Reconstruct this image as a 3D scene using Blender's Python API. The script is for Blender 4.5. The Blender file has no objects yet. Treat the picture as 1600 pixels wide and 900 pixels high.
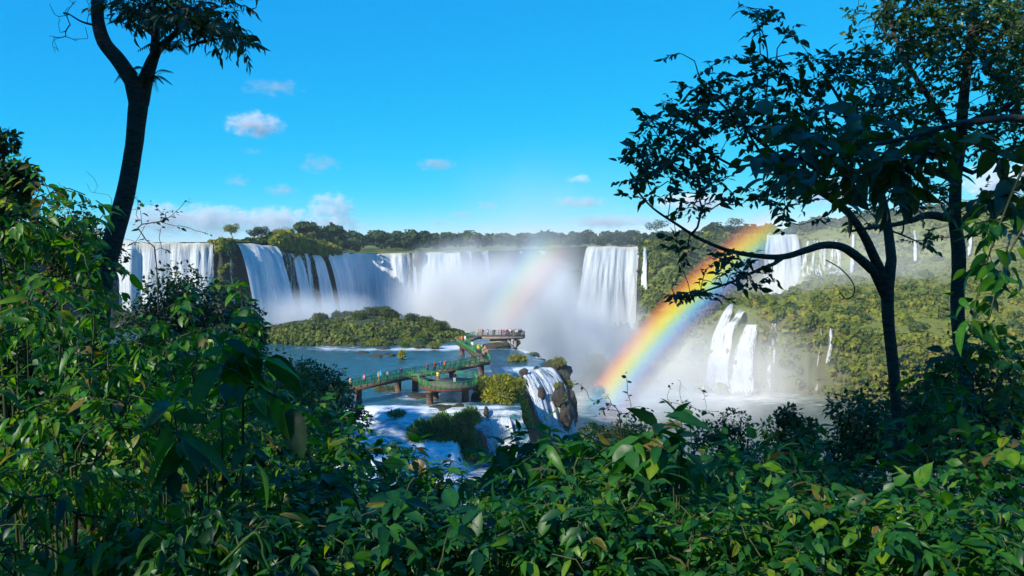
import bpy, math, random
import numpy as np
from mathutils import Vector, Matrix

# ------------------------------------------------------------------ camera, sky, sun, exposure
SC = bpy.context.scene
COL = SC.collection
F = 1246.0                      # focal length in pixels of the 1600 px wide photograph
HORIZON = 378.0                 # row of the horizon in the photograph
PITCH = math.atan((450 - HORIZON) / F)
CP, SP = math.cos(PITCH), math.sin(PITCH)

cam_data = bpy.data.cameras.new('camera')
cam_data.sensor_width = 36.0
cam_data.lens = F / 1600.0 * 36.0
cam_data.clip_start = 0.1
cam_data.clip_end = 40000.0
cam = bpy.data.objects.new('camera', cam_data)
cam.rotation_euler = (math.pi / 2 - PITCH, 0, 0)
COL.objects.link(cam)
SC.camera = cam

SUN_AZ, SUN_EL = math.radians(47), math.radians(31)        # direction the light travels to, measured from +Y to +X
A = np.array([math.sin(SUN_AZ) * math.cos(SUN_EL), math.cos(SUN_AZ) * math.cos(SUN_EL), -math.sin(SUN_EL)])
world = bpy.data.worlds.new('World')
SC.world = world
world.use_nodes = True
wn, wl = world.node_tree.nodes, world.node_tree.links
for n in list(wn):
    wn.remove(n)
w_out = wn.new('ShaderNodeOutputWorld')
w_bg = wn.new('ShaderNodeBackground')
w_bg.inputs['Strength'].default_value = 0.12
w_sky = wn.new('ShaderNodeTexSky')
w_sky.sky_type = 'NISHITA'
w_sky.sun_disc = False
w_sky.sun_elevation = SUN_EL
w_sky.sun_rotation = SUN_AZ + math.pi
w_sky.altitude = 200
w_sky.air_density = 0.4
w_sky.dust_density = 0.0
w_sky.ozone_density = 4.0
w_sep = wn.new('ShaderNodeSeparateColor')
w_com = wn.new('ShaderNodeCombineColor')
wl.new(w_sky.outputs[0], w_sep.inputs[0])
for ch, (gain, power, floor_) in enumerate(((0.015, 3.47, 0.03), (1.91, 0.483, 0.0), (4.55, 0.12, 0.0))):   # deep cyan grade of the whole sky
    w_p = wn.new('ShaderNodeMath')
    w_p.operation = 'POWER'
    wl.new(w_sep.outputs[ch], w_p.inputs[0])
    w_p.inputs[1].default_value = power
    w_m = wn.new('ShaderNodeMath')
    w_m.operation = 'MULTIPLY_ADD'
    wl.new(w_p.outputs[0], w_m.inputs[0])
    w_m.inputs[1].default_value = gain
    w_m.inputs[2].default_value = floor_
    wl.new(w_m.outputs[0], w_com.inputs[ch])
wl.new(w_com.outputs[0], w_bg.inputs['Color'])
wl.new(w_bg.outputs[0], w_out.inputs['Surface'])

sun_data = bpy.data.lights.new('sun', 'SUN')
sun_data.energy = 4.6
sun_data.angle = math.radians(0.53)
sun_data.color = (1.0, 0.93, 0.80)
sun = bpy.data.objects.new('sun', sun_data)
sun.rotation_euler = Vector(A).to_track_quat('-Z', 'Y').to_euler()
COL.objects.link(sun)

SC.view_settings.view_transform = 'Standard'
SC.view_settings.look = 'None'
SC.view_settings.gamma = 1.0
SC.view_settings.use_curve_mapping = False
SC.view_settings.exposure = 0.6
cy = SC.cycles
cy.max_bounces = 5
cy.diffuse_bounces = 2
cy.glossy_bounces = 2
cy.transmission_bounces = 3
cy.transparent_max_bounces = 12
cy.volume_bounces = 2
cy.volume_step_rate = 0.6
cy.volume_max_steps = 256
cy.use_denoising = True
cy.caustics_reflective = False
cy.caustics_refractive = False
cy.sample_clamp_indirect = 6.0

# ------------------------------------------------------------------ helpers
rng = np.random.default_rng(7)


def P(px, py, d):
    """World point seen at pixel (px, py) of the photograph, d metres ahead of the camera (world Y = d)."""
    x, y = (px - 800.0) / F, -(py - 450.0) / F
    v = np.array([x, CP + y * SP, -SP + y * CP])
    return v * (d / v[1])


def ZX(px, z, d):
    return np.array([(px - 800.0) / F * d * 1.0017, d, z])


def rowd(py, z):
    """distance at which height z is seen in row py"""
    return -z * F / (py - HORIZON)


def hash3(i, j, k, s=0):
    n = (i.astype(np.int64) * 374761393 + j.astype(np.int64) * 668265263 + k.astype(np.int64) * 2147483647 + s * 974634777) & 0xffffffff
    n = ((n ^ (n >> 13)) * 1274126177) & 0xffffffff
    n = (n ^ (n >> 16)) & 0xffffff
    return n / float(0xffffff)


def vnoise(p, s=0):
    f = np.floor(p)
    t = p - f
    t = t * t * (3 - 2 * t)
    i, j, k = f[..., 0], f[..., 1], f[..., 2]
    r = 0
    for a in (0, 1):
        for b in (0, 1):
            for c in (0, 1):
                w = (t[..., 0] if a else 1 - t[..., 0]) * (t[..., 1] if b else 1 - t[..., 1]) * (t[..., 2] if c else 1 - t[..., 2])
                r = r + w * hash3(i + a, j + b, k + c, s)
    return r * 2 - 1


def fbm(p, o=4, s=0):
    r, a, q = 0, 0.5, np.array(p, float)
    for n in range(o):
        r = r + a * vnoise(q, s + n)
        q = q * 2.03
        a *= 0.5
    return r


def smooth(a, b, x):
    t = np.clip((x - a) / (b - a), 0, 1)
    return t * t * (3 - 2 * t)


def norm(v):
    return v / np.maximum(np.linalg.norm(v, axis=-1, keepdims=True), 1e-9)


def mesh_from(name, V, T, attrs=None, smooth_shade=False, mats=None, mat_index=None):
    """V (n,3) vertices, T (m,3) or (m,4) faces, attrs: name -> (n,) or (n,3) point data"""
    V = np.ascontiguousarray(V, np.float32)
    T = np.ascontiguousarray(T, np.int32)
    me = bpy.data.meshes.new(name)
    me.vertices.add(len(V))
    me.vertices.foreach_set('co', V.ravel())
    k = T.shape[1]
    me.loops.add(T.size)
    me.loops.foreach_set('vertex_index', T.ravel())
    me.polygons.add(len(T))
    me.polygons.foreach_set('loop_start', np.arange(0, T.size, k, dtype=np.int32))
    me.polygons.foreach_set('loop_total', np.full(len(T), k, np.int32))
    if smooth_shade:
        me.polygons.foreach_set('use_smooth', np.ones(len(T), bool))
    if mat_index is not None:
        me.polygons.foreach_set('material_index', np.ascontiguousarray(mat_index, np.int32))
    for an, av in (attrs or {}).items():
        av = np.asarray(av, np.float32)
        if av.ndim == 1:
            a = me.attributes.new(an, 'FLOAT', 'POINT')
            a.data.foreach_set('value', av)
        else:
            a = me.attributes.new(an, 'FLOAT_VECTOR', 'POINT')
            a.data.foreach_set('vector', av.ravel())
    for m in (mats or []):
        me.materials.append(m)
    me.update(calc_edges=True)
    me.validate()
    return me


def ob(name, me, parent=None, loc=None, **props):
    o = bpy.data.objects.new(name, me)
    COL.objects.link(o)
    if parent is not None:
        o.parent = parent
    if loc is not None:
        o.location = loc
    for k, v in props.items():
        if v is not None:
            o[k] = v
    return o


def thing(name, label, category, loc=(0, 0, 0), group=None):
    return ob(name, None, None, loc, label=label, category=category, group=group)


class Mesh:
    """Collects triangles / quads (as triangles) with a tint per vertex."""
    def __init__(self):
        self.V, self.T, self.A, self.M, self.n = [], [], [], [], 0

    def add(self, V, T, tint=0.5, mi=0):
        V = np.asarray(V, float).reshape(-1, 3)
        T = np.asarray(T, np.int64)
        if T.shape[1] == 4:
            T = np.concatenate([T[:, [0, 1, 2]], T[:, [0, 2, 3]]])
        self.V.append(V)
        self.T.append(T + self.n)
        self.A.append(np.broadcast_to(np.asarray(tint, float), (len(V),)))
        self.M.append(np.full(len(T), mi))
        self.n += len(V)
        return self

    def mesh(self, name, mats, smooth_shade=False, shift=None):
        V = np.concatenate(self.V)
        if shift is not None:
            V = V - np.asarray(shift)
        return mesh_from(name, V, np.concatenate(self.T), {'tint': np.concatenate(self.A)}, smooth_shade, mats, np.concatenate(self.M))

    def empty(self):
        return self.n == 0


def frames(D, U):
    """Rotation matrices (n,3,3) with columns x=D, z~U."""
    X = norm(D)
    Y = np.cross(U, X)
    bad = np.linalg.norm(Y, axis=1) < 1e-4
    Y[bad] = np.cross(np.array([0.31, 0.2, 0.93]), X[bad])
    Y = norm(Y)
    Z = np.cross(X, Y)
    return np.stack([X, Y, Z], axis=2)


def scatter(m, tv, tf, pos, D, U, scale, tint, tint_t=None):
    """Copies template (tv, tf) at pos with x axis D, up U."""
    R = frames(np.asarray(D, float), np.asarray(U, float))
    scale = np.broadcast_to(np.asarray(scale, float), (len(pos),))
    W = np.einsum('nij,vj->nvi', R, tv) * scale[:, None, None] + np.asarray(pos)[:, None, :]
    n, v = len(pos), len(tv)
    T = (tf[None] + (np.arange(n) * v)[:, None, None]).reshape(-1, tf.shape[1])
    t = np.broadcast_to(np.asarray(tint, float), (n,))[:, None] + (0 if tint_t is None else tint_t[None])
    m.add(W.reshape(-1, 3), T, np.broadcast_to(t, (n, v)).reshape(-1))


def catmull(pts, n=6):
    p = np.asarray(pts, float)
    if len(p) < 3:
        t = np.linspace(0, 1, n + 1)[:, None]
        return p[0] * (1 - t) + p[-1] * t
    q = np.vstack([2 * p[0] - p[1], p, 2 * p[-1] - p[-2]])
    out = []
    for i in range(len(p) - 1):
        a, b, c, d = q[i], q[i + 1], q[i + 2], q[i + 3]
        for t in np.linspace(0, 1, n, endpoint=False):
            out.append(0.5 * ((2 * b) + (c - a) * t + (2 * a - 5 * b + 4 * c - d) * t ** 2 + (3 * b - a - 3 * c + d) * t ** 3))
    out.append(p[-1])
    return np.array(out)


def tube(m, path, rad, sides=6, tint=0.5, mi=0, knob=0.0, cap=True):
    path = np.asarray(path, float)
    n = len(path)
    rad = np.broadcast_to(np.asarray(rad, float), (n,))
    tan = norm(np.gradient(path, axis=0))
    ref = np.array([0.0, 0, 1]) if abs(tan[0, 2]) < 0.9 else np.array([1.0, 0, 0])
    N = np.zeros((n, 3))
    v = ref - tan[0] * (ref @ tan[0])
    for i in range(n):
        v = v - tan[i] * (v @ tan[i])
        v = v / max(np.linalg.norm(v), 1e-9)
        N[i] = v
    B = np.cross(tan, N)
    a = np.linspace(0, 2 * math.pi, sides, endpoint=False)
    r = rad[:, None] * np.ones(sides)[None]
    if knob:
        q = np.stack([np.cos(a)[None] * r * 0 + np.cos(a)[None], np.sin(a)[None] + 0 * r, np.cumsum(np.r_[0, np.linalg.norm(np.diff(path, axis=0), axis=1)])[:, None] * 2.2 + 0 * r], -1)
        r = r * (1 + knob * fbm(q * 1.3 + path[0].sum(), 3))
    V = path[:, None] + r[:, :, None] * (np.cos(a)[None, :, None] * N[:, None] + np.sin(a)[None, :, None] * B[:, None])
    V = V.reshape(-1, 3)
    i = np.arange(n - 1)[:, None] * sides
    j = np.arange(sides)[None]
    k = (j + 1) % sides
    Q = np.stack([i + j, i + k, i + sides + k, i + sides + j], -1).reshape(-1, 4)
    T = np.concatenate([Q[:, [0, 1, 2]], Q[:, [0, 2, 3]]])
    if cap:
        V = np.vstack([V, path[-1:], path[:1]])
        e = n * sides
        b = (n - 1) * sides
        T = np.concatenate([T, np.stack([b + j[0], b + k[0], np.full(sides, e)], -1), np.stack([k[0], j[0], np.full(sides, e + 1)], -1)])
    m.add(V, T, tint, mi)


BOXF = np.array([[0, 1, 3, 2], [4, 6, 7, 5], [0, 4, 5, 1], [2, 3, 7, 6], [0, 2, 6, 4], [1, 5, 7, 3]])


def box(m, c, s, rot=0.0, tint=0.5, mi=0):
    g = np.array([[x, y, z] for x in (-.5, .5) for y in (-.5, .5) for z in (-.5, .5)]) * np.asarray(s, float)
    ca, sa = math.cos(rot), math.sin(rot)
    g = np.stack([g[:, 0] * ca - g[:, 1] * sa, g[:, 0] * sa + g[:, 1] * ca, g[:, 2]], -1)
    m.add(g + np.asarray(c), BOXF, tint, mi)


def ico(sub=2):
    import bmesh
    b = bmesh.new()
    bmesh.ops.create_icosphere(b, subdivisions=sub, radius=1)
    V = np.array([v.co[:] for v in b.verts])
    T = np.array([[v.index for v in f.verts] for f in b.faces])
    b.free()
    return V, T


ICO1, ICO2, ICO3, ICO4 = ico(1), ico(2), ico(3), ico(4)


def rock(m, c, s, seed=0, sub=3, rough=0.35, flat=0.0, mi=0, tint=0.5):
    V, T = {1: ICO1, 2: ICO2, 3: ICO3, 4: ICO4}[sub]
    d = 1 + rough * fbm(V * 1.4 + seed * 7.3, 4, seed) * 1.6 + rough * 0.45 * fbm(V * np.array([4.0, 4.0, 7.0]) + seed, 3, seed + 3)
    # facets: cut by a few planes so that it reads as broken basalt
    W = V * d[:, None]
    r2 = np.random.default_rng(seed + 100)
    for _ in range(11):
        nrm = norm(r2.normal(size=3))
        h = r2.uniform(0.62, 0.95)
        over = np.maximum(W @ nrm - h, 0)
        W = W - over[:, None] * nrm * 0.8
    m.add(W * np.asarray(s, float) + np.asarray(c, float), T, tint, mi)


# ------------------------------------------------------------------ materials
class Nodes:
    def __init__(self, name):
        self.m = bpy.data.materials.new(name)
        self.m.use_nodes = True
        self.t = self.m.node_tree
        self.t.nodes.clear()
        self.out = self.t.nodes.new('ShaderNodeOutputMaterial')

    def __call__(self, kind, _props=None, **inp):
        n = self.t.nodes.new('ShaderNode' + kind)
        for k, v in (_props or {}).items():
            setattr(n, k, v)
        for k, v in inp.items():
            key = int(k[1:]) if k[0] == 'i' and k[1:].isdigit() else k.replace('_', ' ')
            s = n.inputs[key]
            if hasattr(v, 'is_linked') or hasattr(v, 'links'):
                self.t.links.new(v, s)
            else:
                s.default_value = v
        return n

    def ramp(self, fac, stops, interp='LINEAR'):
        n = self.t.nodes.new('ShaderNodeValToRGB')
        n.color_ramp.interpolation = interp
        e = n.color_ramp.elements
        while len(e) < len(stops):
            e.new(0.5)
        for el, (p, c) in zip(e, stops):
            el.position = p
            el.color = (*c, 1) if len(c) == 3 else c
        self.t.links.new(fac, n.inputs[0])
        return n.outputs[0]

    def math(self, op, a, b=0.0, c=None, clamp=False):
        n = self.t.nodes.new('ShaderNodeMath')
        n.operation = op
        n.use_clamp = clamp
        for s, v in zip(n.inputs, (a, b, c)):
            if v is None:
                continue
            if hasattr(v, 'links'):
                self.t.links.new(v, s)
            else:
                s.default_value = v
        return n.outputs[0]

    def mix(self, fac, a, b, mode='MIX'):
        n = self.t.nodes.new('ShaderNodeMix')
        n.data_type = 'RGBA'
        n.blend_type = mode
        for s, v in ((n.inputs[0], fac), (n.inputs[6], a), (n.inputs[7], b)):
            if hasattr(v, 'links'):
                self.t.links.new(v, s)
            else:
                s.default_value = (*v, 1) if isinstance(v, tuple) and len(v) == 3 else v
        return n.outputs[2]

    def attr(self, name):
        return self('Attribute', {'attribute_name': name})

    def noise(self, vec=None, scale=1.0, detail=4.0, rough=0.55, out='Fac'):
        n = self.t.nodes.new('ShaderNodeTexNoise')
        n.inputs['Scale'].default_value = scale
        n.inputs['Detail'].default_value = detail
        n.inputs['Roughness'].default_value = rough
        if vec is not None:
            self.t.links.new(vec, n.inputs['Vector'])
        return n.outputs[out]

    def pos(self, scale=None):
        g = self('NewGeometry').outputs['Position']
        if scale is None:
            return g
        n = self.t.nodes.new('ShaderNodeMapping')
        n.inputs['Scale'].default_value = scale
        self.t.links.new(g, n.inputs['Vector'])
        return n.outputs[0]

    def bump(self, h, strength=0.5, dist=0.1):
        n = self.t.nodes.new('ShaderNodeBump')
        n.inputs['Strength'].default_value = strength
        n.inputs['Distance'].default_value = dist
        self.t.links.new(h, n.inputs['Height'])
        return n.outputs[0]

    def surf(self, s):
        self.t.links.new(s, self.out.inputs['Surface'])
        return self.m

    def vol(self, s):
        self.t.links.new(s, self.out.inputs['Volume'])
        return self.m


def leaf_material(name, stops, translucency=0.35, rough=0.42, spec=0.45, tcol=(1.5, 1.5, 0.5), use_random=False):
    N = Nodes(name)
    t = N.attr('tint').outputs['Fac']
    if use_random:
        t = N.math('ADD', t, N.math('MULTIPLY_ADD', N('ObjectInfo').outputs['Random'], 0.5, -0.25), clamp=True)
    c = N.ramp(t, stops)
    n = N.noise(N.pos(), 22.0, 4, 0.65)
    c = N.mix(0.6, c, N.ramp(n, [(0.3, (0.35, 0.35, 0.35)), (0.7, (1, 1, 1))]), 'MULTIPLY')
    p = N('BsdfPrincipled', Base_Color=c, Roughness=rough)
    p.inputs['Specular IOR Level'].default_value = spec
    tr = N('BsdfTranslucent', Color=N.mix(1.0, c, tcol, 'MULTIPLY'))
    s = N('MixShader', i0=translucency, i1=p.outputs[0], i2=tr.outputs[0])
    return N.surf(s.outputs[0])


def plain(name, col, rough=0.6, spec=0.3, metallic=0.0, vary=0.25, scale=3.0, bump=0.0):
    N = Nodes(name)
    n = N.noise(N.pos(), scale, 5, 0.6)
    lo = tuple(x * (1 - vary) for x in col)
    hi = tuple(min(1, x * (1 + vary)) for x in col)
    p = N('BsdfPrincipled', Base_Color=N.ramp(n, [(0.3, lo), (0.7, hi)]), Roughness=rough, Metallic=metallic)
    p.inputs['Specular IOR Level'].default_value = spec
    if bump:
        N.t.links.new(N.bump(n, bump, 0.05), p.inputs['Normal'])
    return N.surf(p.outputs[0])


def rock_material(name, dark, light, moss, wet=0.5, moss_amt=0.5, scale=0.25):
    N = Nodes(name)
    n1 = N.noise(N.pos(), scale, 6, 0.6)
    n2 = N.noise(N.pos((1, 1, 3)), scale * 4, 5, 0.65)
    c = N.ramp(n2, [(0.3, dark), (0.5, tuple((a + b) / 2 for a, b in zip(dark, light))), (0.75, light)])
    up = N('SeparateXYZ', Vector=N('NewGeometry').outputs['Normal']).outputs['Z']
    mk = N.math('ADD', N.math('MULTIPLY', up, 0.6), N.math('MULTIPLY_ADD', n1, 2.0, -1.0 + moss_amt - 0.5), clamp=True)
    c = N.mix(mk, c, moss)
    p = N('BsdfPrincipled', Base_Color=c, Roughness=wet)
    p.inputs['Specular IOR Level'].default_value = 0.4
    N.t.links.new(N.bump(n2, 0.7, 0.4), p.inputs['Normal'])
    return N.surf(p.outputs[0])


M = {}
M['basalt'] = rock_material('wet_basalt', (0.030, 0.027, 0.024), (0.13, 0.105, 0.080), (0.055, 0.085, 0.020), 0.55, 0.45)
M['near_rock'] = rock_material('river_rock', (0.012, 0.011, 0.010), (0.075, 0.056, 0.040), (0.045, 0.075, 0.014), 0.5, 0.20, 0.9)
M['soil'] = rock_material('hillside_soil', (0.022, 0.024, 0.012), (0.055, 0.055, 0.028), (0.030, 0.055, 0.014), 0.9, 0.6)
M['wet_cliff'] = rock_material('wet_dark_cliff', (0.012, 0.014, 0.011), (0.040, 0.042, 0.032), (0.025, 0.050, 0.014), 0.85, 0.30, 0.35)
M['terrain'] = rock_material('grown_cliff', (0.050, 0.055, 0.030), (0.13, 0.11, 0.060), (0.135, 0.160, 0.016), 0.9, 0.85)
M['far_leaf'] = leaf_material('far_forest_leaf', [(0.0, (0.018, 0.042, 0.016)), (0.5, (0.040, 0.078, 0.022)), (0.85, (0.085, 0.115, 0.030)), (1, (0.15, 0.12, 0.06))], 0.2, 0.7, 0.2)
M['slope_leaf'] = leaf_material('slope_bush_leaf', [(0.0, (0.055, 0.095, 0.012)), (0.5, (0.17, 0.21, 0.015)), (0.85, (0.28, 0.28, 0.02)), (1, (0.28, 0.19, 0.06))], 0.25, 0.7, 0.2)
M['island_leaf'] = leaf_material('island_bush_leaf', [(0.0, (0.045, 0.075, 0.020)), (0.5, (0.115, 0.160, 0.028)), (0.85, (0.20, 0.23, 0.04)), (1, (0.24, 0.19, 0.08))], 0.25, 0.7, 0.2)
M['moss_grass'] = leaf_material('hanging_grass_blade', [(0.0, (0.12, 0.16, 0.008)), (0.5, (0.30, 0.32, 0.012)), (1, (0.46, 0.42, 0.03))], 0.3, 0.6, 0.25)
M['dark_grass'] = leaf_material('lush_grass_blade', [(0.0, (0.035, 0.12, 0.020)), (0.5, (0.085, 0.21, 0.026)), (1, (0.17, 0.29, 0.03))], 0.3, 0.6, 0.25)
M['mid_leaf'] = leaf_material('bank_tree_leaf', [(0.0, (0.012, 0.055, 0.015)), (0.5, (0.036, 0.115, 0.020)), (1, (0.11, 0.19, 0.022))], 0.35, 0.5, 0.4)
M['leaf'] = leaf_material('undergrowth_leaf', [(0.0, (0.006, 0.055, 0.024)), (0.40, (0.016, 0.130, 0.028)), (0.75, (0.062, 0.240, 0.014)), (0.95, (0.20, 0.34, 0.010)), (0.994, (0.26, 0.34, 0.02)), (1, (0.20, 0.15, 0.04))], 0.52, 0.42, 0.45, use_random=True)
M['tree_leaf'] = leaf_material('canopy_leaf', [(0.0, (0.014, 0.050, 0.022)), (0.6, (0.032, 0.090, 0.024)), (1, (0.08, 0.16, 0.02))], 0.38, 0.38, 0.5, use_random=True)
M['bark'] = rock_material('bark', (0.014, 0.013, 0.012), (0.120, 0.105, 0.085), (0.12, 0.14, 0.10), 0.9, 0.45, 2.2)
M['twig'] = plain('twig_bark', (0.035, 0.030, 0.022), 0.85)
M['stem'] = plain('green_stem', (0.035, 0.050, 0.018), 0.7)
# ------------------------------------------------------------------ setting: gorge walls, plateau, river
def yz(py, d):
    return (P(800, py, d)[2], d)


COLS = [  # column of the photograph -> profile (height, distance) from the foot of the wall to its rim
    (-900, [(-27, 170), (-20, 171), (-10, 172), (-4, 173), (-1, 175)]),
    (0, [(-27, 226), (-20, 229), (-10, 231), (-4, 232), (-1, 234)]),
    (180, [(-27, 244), (-20, 248), (-10, 250), (-4, 251), (-0.3, 252)]),
    (338, [(-27, 249), (-20, 253), (-10, 255), (-4, 256), (0, 257)]),
    (348, [(-27, 248), (-20, 252), (-10, 254), (-3, 255), (0.6, 257)]),
    (366, [(-27, 254), (-20, 258), (-10, 260), (-3, 261), (0.2, 263)]),
    (424, [(-27, 270), (-20, 273), (-10, 274), (-3, 275), (-0.6, 277)]),
    (445, [(-27, 283), (-20, 286), (-10, 287), (-3, 288), (-0.4, 290)]),
    (480, [(-27, 294), (-20, 297), (-10, 298), (-4, 299), (-1.5, 301)]),
    (505, [(-27, 305), (-20, 308), (-12, 309), (-6, 310), (-2.2, 312)]),
    (529, [(-27, 318), (-20, 322), (-12, 323), (-6, 324), (-3.4, 326)]),
    (534, [(-40, 338), (-25, 342), (-15, 343), (-8, 344), (-4.6, 346)]),
    (545, [(-55, 358), (-30, 362), (-18, 364), (-9, 366), (-5.2, 368)]),
    (570, [(-62, 376), (-40, 380), (-20, 382), (-9, 384), (-5.4, 386)]),
    (640, [(-62, 382), (-40, 386), (-20, 389), (-9, 391), (-5.4, 393)]),
    (720, [(-62, 390), (-40, 394), (-20, 398), (-9, 400), (-5.0, 403)]),
    (760, [(-62, 405), (-40, 412), (-20, 416), (-9, 418), (-4.8, 421)]),
    (850, [(-62, 430), (-40, 438), (-20, 443), (-9, 447), (-4.0, 451)]),
    (905, [(-62, 424), (-40, 430), (-20, 434), (-9, 437), (-2.6, 441)]),
    (917, [(-62, 416), (-40, 422), (-20, 424), (-9, 426), (-2.4, 429)]),
    (994, [(-62, 416), (-40, 422), (-20, 424), (-9, 426), (-2.4, 429)]),
    (1004, [(-62, 372), (-40, 392), (-22, 414), (-8, 422), (-1.0, 428)]),
    (1050, [(-62, 362), (-40, 380), (-22, 402), (-8, 420), (1.0, 436)]),
    (1105, [(-62, 342), (-36, 352), (-26, 372), (-20, 436), (4.0, 448)]),
    (1150, [(-62, 331), (-28, 337), (-27, 362), (-29, 446), (4.5, 454)]),
    (1185, [(-62, 328), (-29, 332), (-27, 352), (-30, 448), (5.0, 456)]),
    (1215, [(-62, 326), (-30, 325), (-26, 348), (-31, 450), (4.0, 457)]),
    (1300, [(-62, 314), (-33, 311), (-24, 345), (-16, 438), (9.0, 458)]),
    (1400, [(-62, 296), (-35, 294), (-23, 340), (-13, 420), (15.0, 466)]),
    (1600, [(-62, 276), (-40, 270), (-24, 318), (-8, 396), (22.0, 462)]),
    (2000, [(-62, 236), (-42, 228), (-26, 270), (-8, 340), (24.0, 430)]),
    (2700, [(-62, 180), (-46, 170), (-26, 210), (-8, 270), (24.0, 360)]),
]
RIDGE = np.array([(-900, -1), (0, -1), (480, -2), (530, -4), (1000, -4), (1040, -2), (1100, 2), (1200, 6), (1400, 15), (1600, 26), (2000, 32), (2700, 32)], float)
FALL_SPANS = [(184, 339), (366, 426), (456, 530), (531, 720), (722, 858), (915, 996), (1194, 1242)]

cpx = np.array([c[0] for c in COLS], float)
cz = np.array([[p[0] for p in c[1]] for c in COLS], float)
cd = np.array([[p[1] for p in c[1]] for c in COLS], float)


def profile(px, v):
    """world points of the wall for columns px (n,) and heights v (n,) in 0..4"""
    px, v = np.asarray(px, float), np.asarray(v, float)
    i = np.clip(np.floor(v).astype(int), 0, 3)
    t = v - i
    Z = np.stack([np.interp(px, cpx, cz[:, k]) for k in range(5)], -1)
    D = np.stack([np.interp(px, cpx, cd[:, k]) for k in range(5)], -1)
    r = np.arange(len(px))
    z = Z[r, i] * (1 - t) + Z[r, i + 1] * t
    d = D[r, i] * (1 - t) + D[r, i + 1] * t
    return np.stack([(px - 800) / F * d * 1.0017, d, z], -1)


def wall_disp(pts, v):
    q = pts * np.array([0.09, 0.09, 0.05])
    a = fbm(q, 4, 3) * 3.2
    b = fbm(pts * np.array([0.5, 0.5, 0.12]), 3, 11) * 1.3
    led = fbm(np.stack([pts[:, 0] * 0.03, pts[:, 1] * 0.03, pts[:, 2] * 0.35], -1), 2, 5) * 1.6
    return (a + b + led) * np.clip(np.minimum(v, 4 - v) * 2.0, 0.0, 1) 


def grid_faces(nu, nv):
    i, j = np.meshgrid(np.arange(nu - 1), np.arange(nv - 1), indexing='ij')
    a = (i * nv + j).ravel()
    return np.stack([a, a + nv, a + nv + 1, a + 1], -1)


NU, NV = 620, 56
gpx = np.concatenate([np.linspace(-900, -10, 60), np.linspace(0, 1620, NU - 100), np.linspace(1640, 2700, 40)])
gv = np.linspace(0, 4, NV)
GP, GV = np.meshgrid(gpx, gv, indexing='ij')
wall = profile(GP.ravel(), GV.ravel())
def behind_water(px, v):
    k = np.zeros(len(px))
    for a, b in FALL_SPANS + [(1004, 1012), (1243, 1338), (1426, 1433), (1511, 1521)]:
        k = np.maximum(k, smooth(a - 9, a, px) * smooth(b + 9, b, px))
    k = k * smooth(0.6, 1.2, v) * np.where(px > 1100, smooth(2.6, 3.1, v), 1.0)
    for a, b in [(1100, 1186), (1199, 1219), (1273, 1306)]:
        k = np.maximum(k, smooth(a - 8, a, px) * smooth(b + 8, b, px) * smooth(1.9, 1.4, v))
    return k


def wall_off(pts, px, v):
    d = wall_disp(pts, v)
    k = behind_water(px, v)
    return d * (1 - k) + (d * 0.25 - 1.4) * k


dsp = wall_off(wall, GP.ravel(), GV.ravel())
toward = -norm(wall * np.array([1, 1, 0.0]))
wall = wall + toward * dsp[:, None]
wall[:, 2] += fbm(wall * 0.12, 3, 21) * 1.2 * np.clip(np.minimum(GV.ravel(), 4 - GV.ravel()), 0, 1)
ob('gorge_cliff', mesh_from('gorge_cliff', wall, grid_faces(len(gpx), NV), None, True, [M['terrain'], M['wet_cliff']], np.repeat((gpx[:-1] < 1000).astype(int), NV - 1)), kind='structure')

# plateau above the rim, out to the horizon
rings = np.array([0, 6, 14, 26, 45, 75, 120, 190, 320, 700, 2000, 5200], float)
rim = profile(gpx, np.full(len(gpx), 4.0))
dirn = norm(rim * np.array([1, 1, 0.0]))
ridge = np.interp(gpx, RIDGE[:, 0], RIDGE[:, 1])
plat = []
for r in rings:
    p = rim + dirn * r
    k = smooth(0, 160, np.full(len(gpx), r))
    p[:, 2] = rim[:, 2] * (1 - k) + ridge * k + (fbm(p * 0.02, 3, 31) * 2.0 * k)
    if r == 0:
        p[:, 2] -= 0.02
    plat.append(p)
plat = np.stack(plat, 1)
ob('plateau_ground', mesh_from('plateau_ground', plat.reshape(-1, 3), grid_faces(len(gpx), len(rings)), None, True, [M['terrain']]), kind='structure')


def plateau_z(px, r):
    rm = profile(px, np.full(len(px), 4.0))
    k = smooth(0, 160, r)
    z = rm[:, 2] * (1 - k) + np.interp(px, RIDGE[:, 0], RIDGE[:, 1]) * k
    p = rm + norm(rm * np.array([1, 1, 0.0])) * r[:, None]
    p[:, 2] = z
    return p


# ---- water materials
def river_material(name, deep, foam_col=(0.66, 0.70, 0.73), scale=1.0, rough=0.12):
    N = Nodes(name)
    f = N.attr('foam').outputs['Fac']
    w1 = N.noise(N.pos((1.0, 0.45, 1.0)), 0.55 * scale, 5, 0.6)
    w2 = N.noise(N.pos((1.6, 0.8, 1.0)), 2.4 * scale, 4, 0.6)
    st = N.noise(N.pos((0.35, 1.0, 1.0)), 0.9 * scale, 6, 0.7)
    k = N.math('ADD', f, N.math('MULTIPLY_ADD', st, 1.5, -0.95))
    k = N.math('MULTIPLY_ADD', k, 2.6, -0.25, clamp=True)
    c0 = N.ramp(w1, [(0.3, deep), (0.7, tuple(x * 1.7 for x in deep))])
    c = N.mix(k, c0, foam_col)
    r = N.math('MULTIPLY_ADD', k, 0.6, rough)
    p = N('BsdfPrincipled', Base_Color=c, Roughness=r, IOR=1.33)
    h = N.math('ADD', N.math('MULTIPLY', w1, 1.0), N.math('MULTIPLY', w2, 0.45))
    N.t.links.new(N.bump(h, 0.6, 0.5 / scale), p.inputs['Normal'])
    return N.surf(p.outputs[0])


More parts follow.
